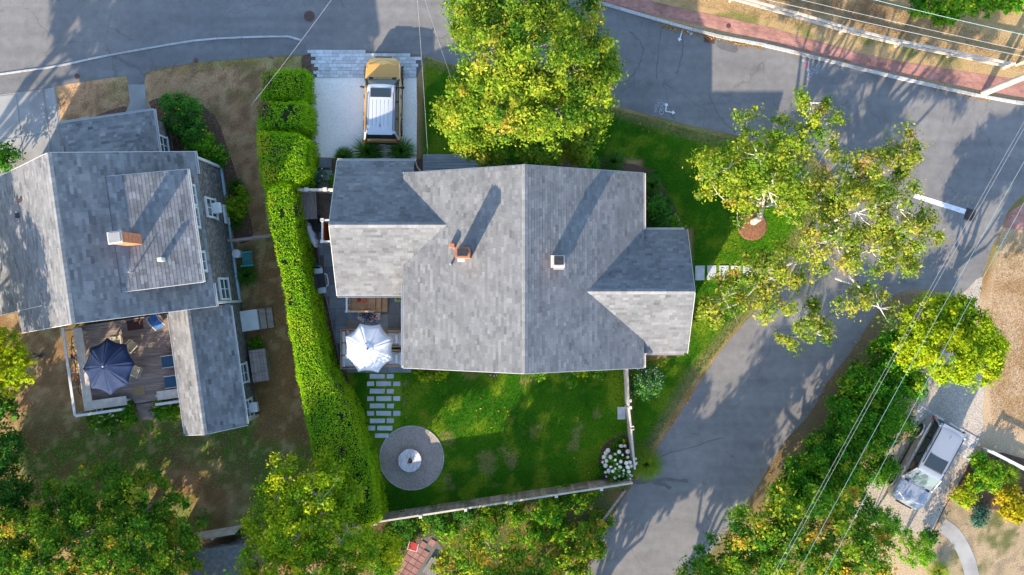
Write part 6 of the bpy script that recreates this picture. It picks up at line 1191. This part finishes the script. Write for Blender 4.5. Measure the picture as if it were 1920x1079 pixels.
for k, (ly, lb) in enumerate(((-6.05, 'navy sling lounge chair against the extension, the nearer to the house'), (-7.1, 'navy sling lounge chair against the extension, the nearer to the steps'))):
    o = thing('sling_chair', nv(.86, ly, DZ), lb, 'chair', rz=NA); mb = MB(); mb.box((0, 0, .38), (.80, .56, .02), ry=R(6)); mb.build('sling', MA['blue_sling'], o, False); mb = MB(); mb.box((.42, 0, .62), (.02, .56, .56), ry=R(20)); mb.build('back_sling', MA['blue_sling'], o, False)
    for s in (-1, 1):
        mb = MB(); mb.bar((-.42, s * .30, .42), (.42, s * .30, .36), .035, .035); mb.build('side_rail', MA['white'], o, False)
        for x in (-.38, .36): mb = MB(); mb.box((x, s * .30, .19), (.035, .035, .38)); mb.build('leg', MA['white'], o, False)
o = thing('stacked_chair', nv(.45, -3.98, DZ), 'folded blue beach chairs leaning under the eaves on the plank deck', 'chair', rz=NA + .4)
for k in range(4): mb = MB(); mb.box((0, -.14 + k * .10, .42), (.50, .025, .50), rx=R(-50)); mb.build('sling', MA['blue_chair'], o, False); 
for k in range(4):
    for s in (-1, 1): mb = MB(); mb.box((s * .27, -.14 + k * .10, .43), (.03, .03, .55), rx=R(-50)); mb.build('frame', MA['white'], o, False)
o = thing('side_chair', nv(1.12, -5.25, DZ), 'small dark metal chair against the extension wall', 'chair', rz=NA)
for k in range(5): mb = MB(); mb.box((0, -.18 + k * .09, .44), (.40, .06, .02)); mb.build('seat_slat', MA['iron'], o, False)
for x in (-.18, .18):
    for y in (-.2, .2): mb = MB(); mb.box((x, y, .22), (.03, .03, .44)); mb.build('leg', MA['iron'], o, False)
mb = MB(); mb.box((.22, 0, .66), (.03, .46, .44)); mb.build('back', MA['iron'], o, False)
for nm, c, d, m_, lb in (('door_mat', (-.78, -3.95), (.82, .52), 'mat_dark', 'dark door mat below the house wall on the plank deck'), ('door_mat', (-1.08, -7.35), (.66, .42), 'mat_tan', 'tan door mat at the head of the deck steps')): mb = MB(); mb.box((0, 0, .008), (*d, .014)); o = mb.build(nm, MA[m_]); o.location = nv(*c, DZ - .002); o.rotation_euler = (0, 0, NA); tag(o, lb, 'mat')
for k, (lx, ly, lb) in enumerate(((-3.98 + .12, -4.9, 'bicycle with dark frame leaning outside the deck bench, nearer the house'), (-3.98 + .12, -6.3, 'bicycle with rusty frame leaning outside the deck bench, farther from the house'))):
    o = thing('bicycle', nv(lx, ly, .48), lb, 'bicycle', rz=NA + R(90)); 
    for y in (-.5, .5): mb = MB(); mb.tube([(y + .32 * cos(a), 0, .33 + .32 * sin(a)) for a in np.linspace(0, 2 * pi, 19)], .02, 5); mb.build('wheel', MA['rubber'], o, False)
    mb = MB()
    for a, b in (((-.5, .33), (-.12, .33)), ((-.12, .33), (-.2, .8)), ((-.2, .75), (.36, .78)), ((-.12, .33), (.36, .74)), ((.36, .85), (.5, .33)), ((-.5, .33), (-.2, .75))): mb.tube([(a[0], 0, a[1]), (b[0], 0, b[1])], .017, 5)
    mb.build('frame', MA['black' if k == 0 else 'copper'], o, False); mb = MB(); mb.box((-.21, 0, .84), (.24, .12, .05)); mb.build('saddle', MA['black'], o, False, bevel=.02); mb = MB(); mb.tube([(.34, -.25, .95), (.38, 0, .92), (.34, .25, .95)], .014, 5); mb.build('handlebar', MA['steel'], o, False)
# turquoise garden chair and pale barrel by the cedar wall
o = thing('garden_chair', Vector((*W(463, 487, .4).to_2d(), 0)), 'turquoise plastic garden chair by the cedar wall', 'chair', rz=R(95))
for k in range(5): mb = MB(); mb.box((-.22 + k * .11, 0, .38), (.085, .5, .03)); mb.build('seat_slat', MA['teal'], o, False, bevel=.008)
for k in range(5): mb = MB(); mb.box((-.22 + k * .11, -.32, .62), (.085, .03, .52), rx=R(16)); mb.build('back_slat', MA['teal'], o, False, bevel=.008)
for s in (-1, 1):
    mb = MB(); mb.box((s * .34, -.02, .56), (.11, .68, .03)); mb.build('arm', MA['teal'], o, False, bevel=.01)
    for y in (-.28, .28): mb = MB(); mb.box((s * .33, y, .275), (.06, .06, .55)); mb.build('leg', MA['teal'], o, False)
o = thing('water_butt', Vector((*W(443, 477, .6).to_2d(), 0)), 'pale blue lidded barrel by the cedar wall next to the turquoise chair', 'barrel'); mb = MB(); mb.lathe([(.20, 0), (.22, .3), (.21, .6)], (0, 0, 0), 16); mb.build('body', MA['tarp'], o, False, smooth=True); mb = MB(); mb.lathe([(.22, .6), (.22, .64), (.05, .67)], (0, 0, 0), 16); mb.build('lid', MA['white'], o, False, smooth=True)
# ---------------------------------------------------------------- fences
def board_fence(name, a, b, h, label, bw=.145, mat='fence_wood', side=1, cap=True, pieces=None, posts=2.3):
    a, b = W(*a), W(*b); d = b - a; L = d.length; u = d.normalized(); q = Vector((-u.y, u.x, 0)) * side; an = math.atan2(d.y, d.x); o = thing(name, (a + b) / 2, label, 'fence')
    n = int(L / bw)
    for k in range(n):
        c = a + u * ((k + .5) * L / n); piece('board', o, (c.x, c.y, h / 2 + random.uniform(-.02, .02)), (L / n - .010, .022, h), an, MA[mat])
    for z in (h * .22, h * .82): c = (a + b) / 2 - q * .035; MB().box((c.x, c.y, z), (L, .045, .09), an).build('rail', MA[mat], o)
    k = 0; s = 0
    while s <= L + .01:
        c = a + u * min(s, L) - q * .10; MB().box((c.x, c.y, h / 2 + .03), (.10, .10, h + .06), an).build('post', MA['fence_pale'], o); MB().box((c.x, c.y, h + .085), (.15, .15, .05), an).build('post_cap', MA['fence_pale'], o); s += posts
    if cap: c = (a + b) / 2 - q * .03; MB().box((c.x, c.y, h + .045), (L, .09, .035), an).build('top_rail', MA['post_wood'], o)
    return o
board_fence('board_fence', (712, 964), (1178, 893), 1.75, 'long weathered board fence closing the bottom of the back lawn', side=1)
board_fence('board_fence', (1168, 668), (1172, 757), 1.35, 'pale board fence from the house corner to the garden gate', side=-1, mat='fence_pale', posts=2.2); board_fence('garden_gate', (1172, 760), (1176, 796), 1.35, 'pale board garden gate between two lengths of side fence', side=-1, mat='fence_pale', posts=1.0); board_fence('board_fence', (1176, 798), (1183, 872), 1.35, 'pale board fence from the garden gate to the white hydrangea', side=-1, mat='fence_pale', posts=2.1)
board_fence('board_fence', (335, 1006), (458, 985), 1.6, 'whitish board fence in deep shade beside the shed roof', side=1, mat='fence_pale')
def rail_fence(name, pts, h, label, rails=(.45, .95), rw=.12, mat='fence_pale', posts=True, rd=.07):
    P = [W(*p, ) for p in pts]; o = thing(name, P[len(P) // 2], label, 'fence')
    for p in P: MB().box((p.x, p.y, h / 2), (.12, .12, h), random.uniform(0, 1)).build('post', MA[mat], o)
    for a, b in zip(P[:-1], P[1:]):
        for z in rails: MB().bar(a + Vector((0, 0, z + random.uniform(-.03, .03))), b + Vector((0, 0, z + random.uniform(-.03, .03))), rd, rw).build('rail', MA[mat], o)
    return o
k_ = 1 - 1.0 / 50
def base(p, h=1.0): k = (CAMH - h) / CAMH; return (960 + (p[0] - 960) * k, 540 + (p[1] - 540) * k)
rail_fence('split_rail_fence', [base(p, .8) for p in ((1260, -35), (1375, -5), (1493, 28), (1585, 55), (1690, 81), (1790, 101), (1897, 123))], 1.1, 'weathered two rail split fence along the brick pavement', (.45, .98), .10, 'post_wood', rd=.11)
rail_fence('split_rail_fence', [base(p, .5) for p in ((1915, 120), (1990, 108), (2080, 95))], 1.0, 'short return of split rail behind the utility pole', (.4, .85), .10, 'post_wood', rd=.11)
rail_fence('low_rail_fence', [(1168, 918), (1118, 985), (1062, 1066), (1020, 1130)], .75, 'low grey rail running along the lane through vines', (.66,), .05, 'weathered', rd=.12)
rail_fence('garden_rail', [base(p, .9) for p in ((433, 453), (508, 443))], 1.3, 'single grey rail from the cedar wall to the long hedge', (1.1, .5), .08, 'weathered', rd=.12)
rail_fence('white_rail', [base(p, .8) for p in ((1858, 848), (1925, 882), (2010, 930))], 1.0, 'white sloping rail above the parking bed', (.9, .45), .09, 'white', rd=.14)
# shed with mossy roof at the bottom left, brick patio and lawn chair at the bottom
sh = thing('garden_shed', W(410, 1020), 'low garden shed with dark felt roof beside the whitish fence', 'shed'); q = [W(352, 1035, 2.0), W(458, 1022, 2.0), W(470, 1100, 2.0), W(360, 1110, 2.0)]
wallprism(sh, [((p.x - wloc(sh).x) * .96 + wloc(sh).x, (p.y - wloc(sh).y) * .96 + wloc(sh).y) for p in q], 0, 1.95, 'cedar_wall'); MB().slab(q, .08).build('roof', M('felt', (.10, .115, .125), (.16, .17, .18), 5, .95, .4, 30), sh)
bp = sheet('brick_patio', [(782, 1012), (812, 1005), (830, 1030), (812, 1062), (796, 1085), (755, 1085), (768, 1050)], .010, 'joint')
q0 = W(800, 1012); ua = Vector((cos(R(58)), sin(R(58)), 0)); ub = Vector((-sin(R(58)), cos(R(58)), 0))
for i in range(8):
    for j in range(3):
        if i < 2 and (i + j) % 2: continue
        c = q0 - ua * (i * .34) + ub * (j * .34 - .34); piece('paving_brick', bp, (c.x, c.y, .03), (.31, .31, .04), R(58) + random.uniform(-.04, .04), MA['terracotta'])
o = thing('lawn_chair', Vector((*W(775, 1025, .3).to_2d(), 0)), 'white framed lawn chair with red seat beside the brick patio', 'chair', rz=R(-15))
for k in range(4): mb = MB(); mb.box((0, -.15 + k * .1, .36), (.42, .085, .02)); mb.build('seat_strap', MA['flow_red'], o, False)
for s in (-1, 1): mb = MB(); mb.tube([(s * .24, .22, 0), (s * .24, .22, .5), (s * .24, -.22, .5), (s * .24, -.22, 0)], .016, 6); mb.build('frame', MA['white'], o, False)
mb = MB(); mb.box((0, .26, .56), (.46, .02, .36), rx=R(-15)); mb.build('back', MA['black'], o, False); mb = MB(); mb.tube([(-.24, -.22, .37), (.24, -.22, .37)], .016, 6); mb.build('front_bar', MA['white'], o, False)
o = thing('wooden_step', W(812, 1064), 'grey wooden platform at the edge of the brick patio', 'platform', rz=R(-32))
for k in range(6): mb = MB(); mb.box((-.3 + k * .115, 0, .2), (.105, .9, .03)); mb.build('board', MA['shed_wood'], o, False)
for x in (-.28, .26): mb = MB(); mb.box((x, 0, .093), (.05, .85, .185)); mb.build('bearer', MA['shed_wood'], o, False)
# ---------------------------------------------------------------- utility pole and overhead wires
PB = W(1843, 177); up_ = thing('utility_pole', PB, 'tall weathered utility pole on the verge beside the brick pavement', 'pole'); MB().tube([(PB.x, PB.y, -.1), (PB.x, PB.y, 5), (PB.x, PB.y, 10.5)], [.17, .15, .11], 12).build('shaft', MA['post_wood'], up_, smooth=True)
MB().box((PB.x, PB.y, 9.6), (.12, 2.2, .12), R(20)).build('cross_arm', MA['post_wood'], up_)
for k in (-.9, 0, .9): MB().lathe([(.05, 0), (.06, .06), (.03, .14)], (PB.x - k * sin(R(20)), PB.y + k * cos(R(20)), 9.68), 8).build('insulator', MA['lead'], up_)
def wire(a, b, r, label, mat='wire', sag=.25, group=None):
    a, b = Vector(a), Vector(b); pts = [a.lerp(b, t) + Vector((0, 0, -4 * sag * t * (1 - t))) for t in np.linspace(0, 1, 25)]; o = MB().tube(pts, r, 5).build('overhead_wire', MA[mat]); return tag(o, label, 'wire', group)
def wpx(p, q, h1, h2, *args, **kw): return wire(W(*p, h1), W(*q, h2), *args, **kw)
G1 = 'wires over the overgrown bank'
wpx((2010, 85), (1440, 1110), 8.8, 8.8, .006, 'thin pale overhead wire crossing the junction above the storm drain', group=G1); wpx((2003, 85), (1433, 1110), 8.8, 8.8, .006, 'thin pale overhead wire crossing the junction above the storm drain', group=G1)
wpx((2045, 85), (1478, 1110), 8.5, 8.5, .008, 'greenish overhead cable crossing above the bank, the nearer to the storm drain', 'wire_green'); wpx((2085, 85), (1530, 1110), 8.2, 8.2, .008, 'greenish overhead cable crossing above the parked silver car side of the bank', 'wire_green')
wpx((1300, -32), (2040, 132), 7.5, 7.5, .010, 'grey overhead cable running along the split rail fence, lower of the two'); wpx((1360, -34), (2040, 121), 7.8, 7.8, .008, 'thin overhead wire running along the split rail fence, upper of the two'); wpx((1500, -35), (2040, 92), 8.3, 8.3, .012, 'greenish overhead cable beyond the split rail fence', 'wire_green')
wpx((700, -110), (470, 200), 6.2, 4.4, .006, 'thin service wire slanting over the clipped hedge blocks'); wpx((778, -60), (803, 305), 6.0, 3.2, .006, 'thin service wire from the road to the corner of the narrow deck'); wpx((776, -60), (868, 215), 6.0, 4.6, .004, 'thin service wire disappearing into the large maple')
# ---------------------------------------------------------------- mown grass and fallen leaves
def scatter(name, polys, dens, hgt, wd, mat, seed, tone, kind='stuff', excl=()):
    rng = np.random.default_rng(seed); Q = []
    for pl in polys:
        P = [(p.x, p.y) for p in PX(pl)]; x0, x1 = min(p[0] for p in P), max(p[0] for p in P); y0, y1 = min(p[1] for p in P), max(p[1] for p in P); n = int((x1 - x0) * (y1 - y0) * dens)
        q = np.stack([rng.uniform(x0, x1, n), rng.uniform(y0, y1, n)], 1); m = inside(P, q[:, 0], q[:, 1]); q = q[m]
        for e in excl: q = q[~inside([(p.x, p.y) for p in PX(e)], q[:, 0], q[:, 1])]
        d_ = np.hypot(q[:, 0] - FP.x, q[:, 1] - FP.y); q = q[d_ > 1.72]; Q.append(q)
    q = np.concatenate(Q); n = len(q); a = rng.uniform(0, 2 * pi, n); h = hgt * rng.uniform(.5, 1.3, n); ln = rng.normal(size=(n, 2)) * hgt * .6; w_ = wd * rng.uniform(.7, 1.3, n)
    V = np.zeros((n, 3, 3)); V[:, 0] = np.stack([q[:, 0] - np.cos(a) * w_, q[:, 1] - np.sin(a) * w_, np.full(n, .0)], 1); V[:, 1] = np.stack([q[:, 0] + np.cos(a) * w_, q[:, 1] + np.sin(a) * w_, np.full(n, .0)], 1); V[:, 2] = np.stack([q[:, 0] + ln[:, 0], q[:, 1] + ln[:, 1], h], 1)
    me = bpy.data.meshes.new(name); me.vertices.add(3 * n); me.vertices.foreach_set('co', V.astype(np.float32).ravel()); me.loops.add(3 * n); me.loops.foreach_set('vertex_index', np.arange(3 * n, dtype=np.int32)); me.polygons.add(n); me.polygons.foreach_set('loop_start', np.arange(0, 3 * n, 3, dtype=np.int32)); me.update()
    T = np.clip(rng.normal(tone[0], tone[1], n) + (fbm(q[:, 0], q[:, 1], .8, seed) - .5) * tone[2], 0, 1); at = me.attributes.new('tone', 'FLOAT', 'FACE'); at.data.foreach_set('value', T.astype(np.float32)); me.materials.append(MA[mat]); o = bpy.data.objects.new(name, me); COL.objects.link(o); return o
MA['lf_lawn'] = leafmat('lf_lawn', [(0, (.016, .12, .003)), (.5, (.042, .20, .005)), (.85, (.11, .28, .008)), (1, (.26, .26, .03))], .42)
MA['lf_dry'] = leafmat('lf_dry', [(0, (.22, .14, .05)), (.5, (.46, .28, .15)), (1, (.58, .41, .24))], .3)
MA['lf_dead'] = leafmat('lf_dead', [(0, (.22, .09, .03)), (.5, (.42, .2, .04)), (1, (.5, .34, .05))], .2)
stones_ex = [[(688, 700), (752, 700), (752, 826), (688, 826)], [(1300, 496), (1460, 496), (1460, 530), (1300, 530)]]
tag(scatter('lawn_grass', GREEN, 620, .055, .012, 'lf_lawn', 31, (.42, .2, 1.7), excl=stones_ex), 'short mown green grass of the garden lawns', 'grass', kind='stuff')
tag(scatter('dry_grass', [[(275, 125), (500, 112), (498, 440), (440, 440), (280, 190)], [(108, 170), (236, 150), (232, 198), (120, 228)], [(1190, -10), (2050, 160), (2050, 120), (1400, -60)], [(1870, 480), (2050, 420), (2050, 840), (1860, 800), (1850, 640)], [(30, 790), (580, 800), (590, 930), (60, 930)], [(460, 450), (515, 450), (590, 800), (490, 800)]], 330, .06, .012, 'lf_dry', 33, (.5, .25, .6)), 'thin dry grass on the parched lawns and verges', 'grass', kind='stuff')
rng = np.random.default_rng(77); pts = []
for (a, b, n, sp2) in (((1240, 50), (1430, 92), 260, 4), ((1700, 152), (1860, 190), 160, 4), ((1460, 95), (1700, 152), 60, 3), ((1120, 212), (1480, 300), 60, 12), ((1300, 480), (1700, 600), 70, 60), ((760, 700), (1160, 860), 60, 70), ((820, 970), (1090, 1040), 140, 30), ((1830, 850), (1760, 960), 120, 8), ((1300, 730), (1180, 915), 70, 5), ((1620, 630), (1350, 1010), 130, 7), ((300, 140), (560, 106), 60, 5), ((590, 115), (590, 350), 60, 5), ((1000, 165), (1150, 200), 40, 4)):
    for _ in range(n): t = rng.random(); p = W(a[0] + (b[0] - a[0]) * t + rng.normal() * sp2, a[1] + (b[1] - a[1]) * t + rng.normal() * sp2 * .6); pts.append((p.x, p.y, .025 + .03 * rng.random()))
pts = np.array(pts); o = leaf_mesh('fallen_leaves', pts, np.array([[0, 0, 1.0]]) + rng.normal(size=(len(pts), 3)) * .25, .10 * rng.uniform(.6, 1.3, len(pts)), rng.random(len(pts)), 'lf_dead', None, rng=rng); tag(o, 'fallen orange and yellow leaves scattered on road edge and lawns', 'leaves', kind='stuff')
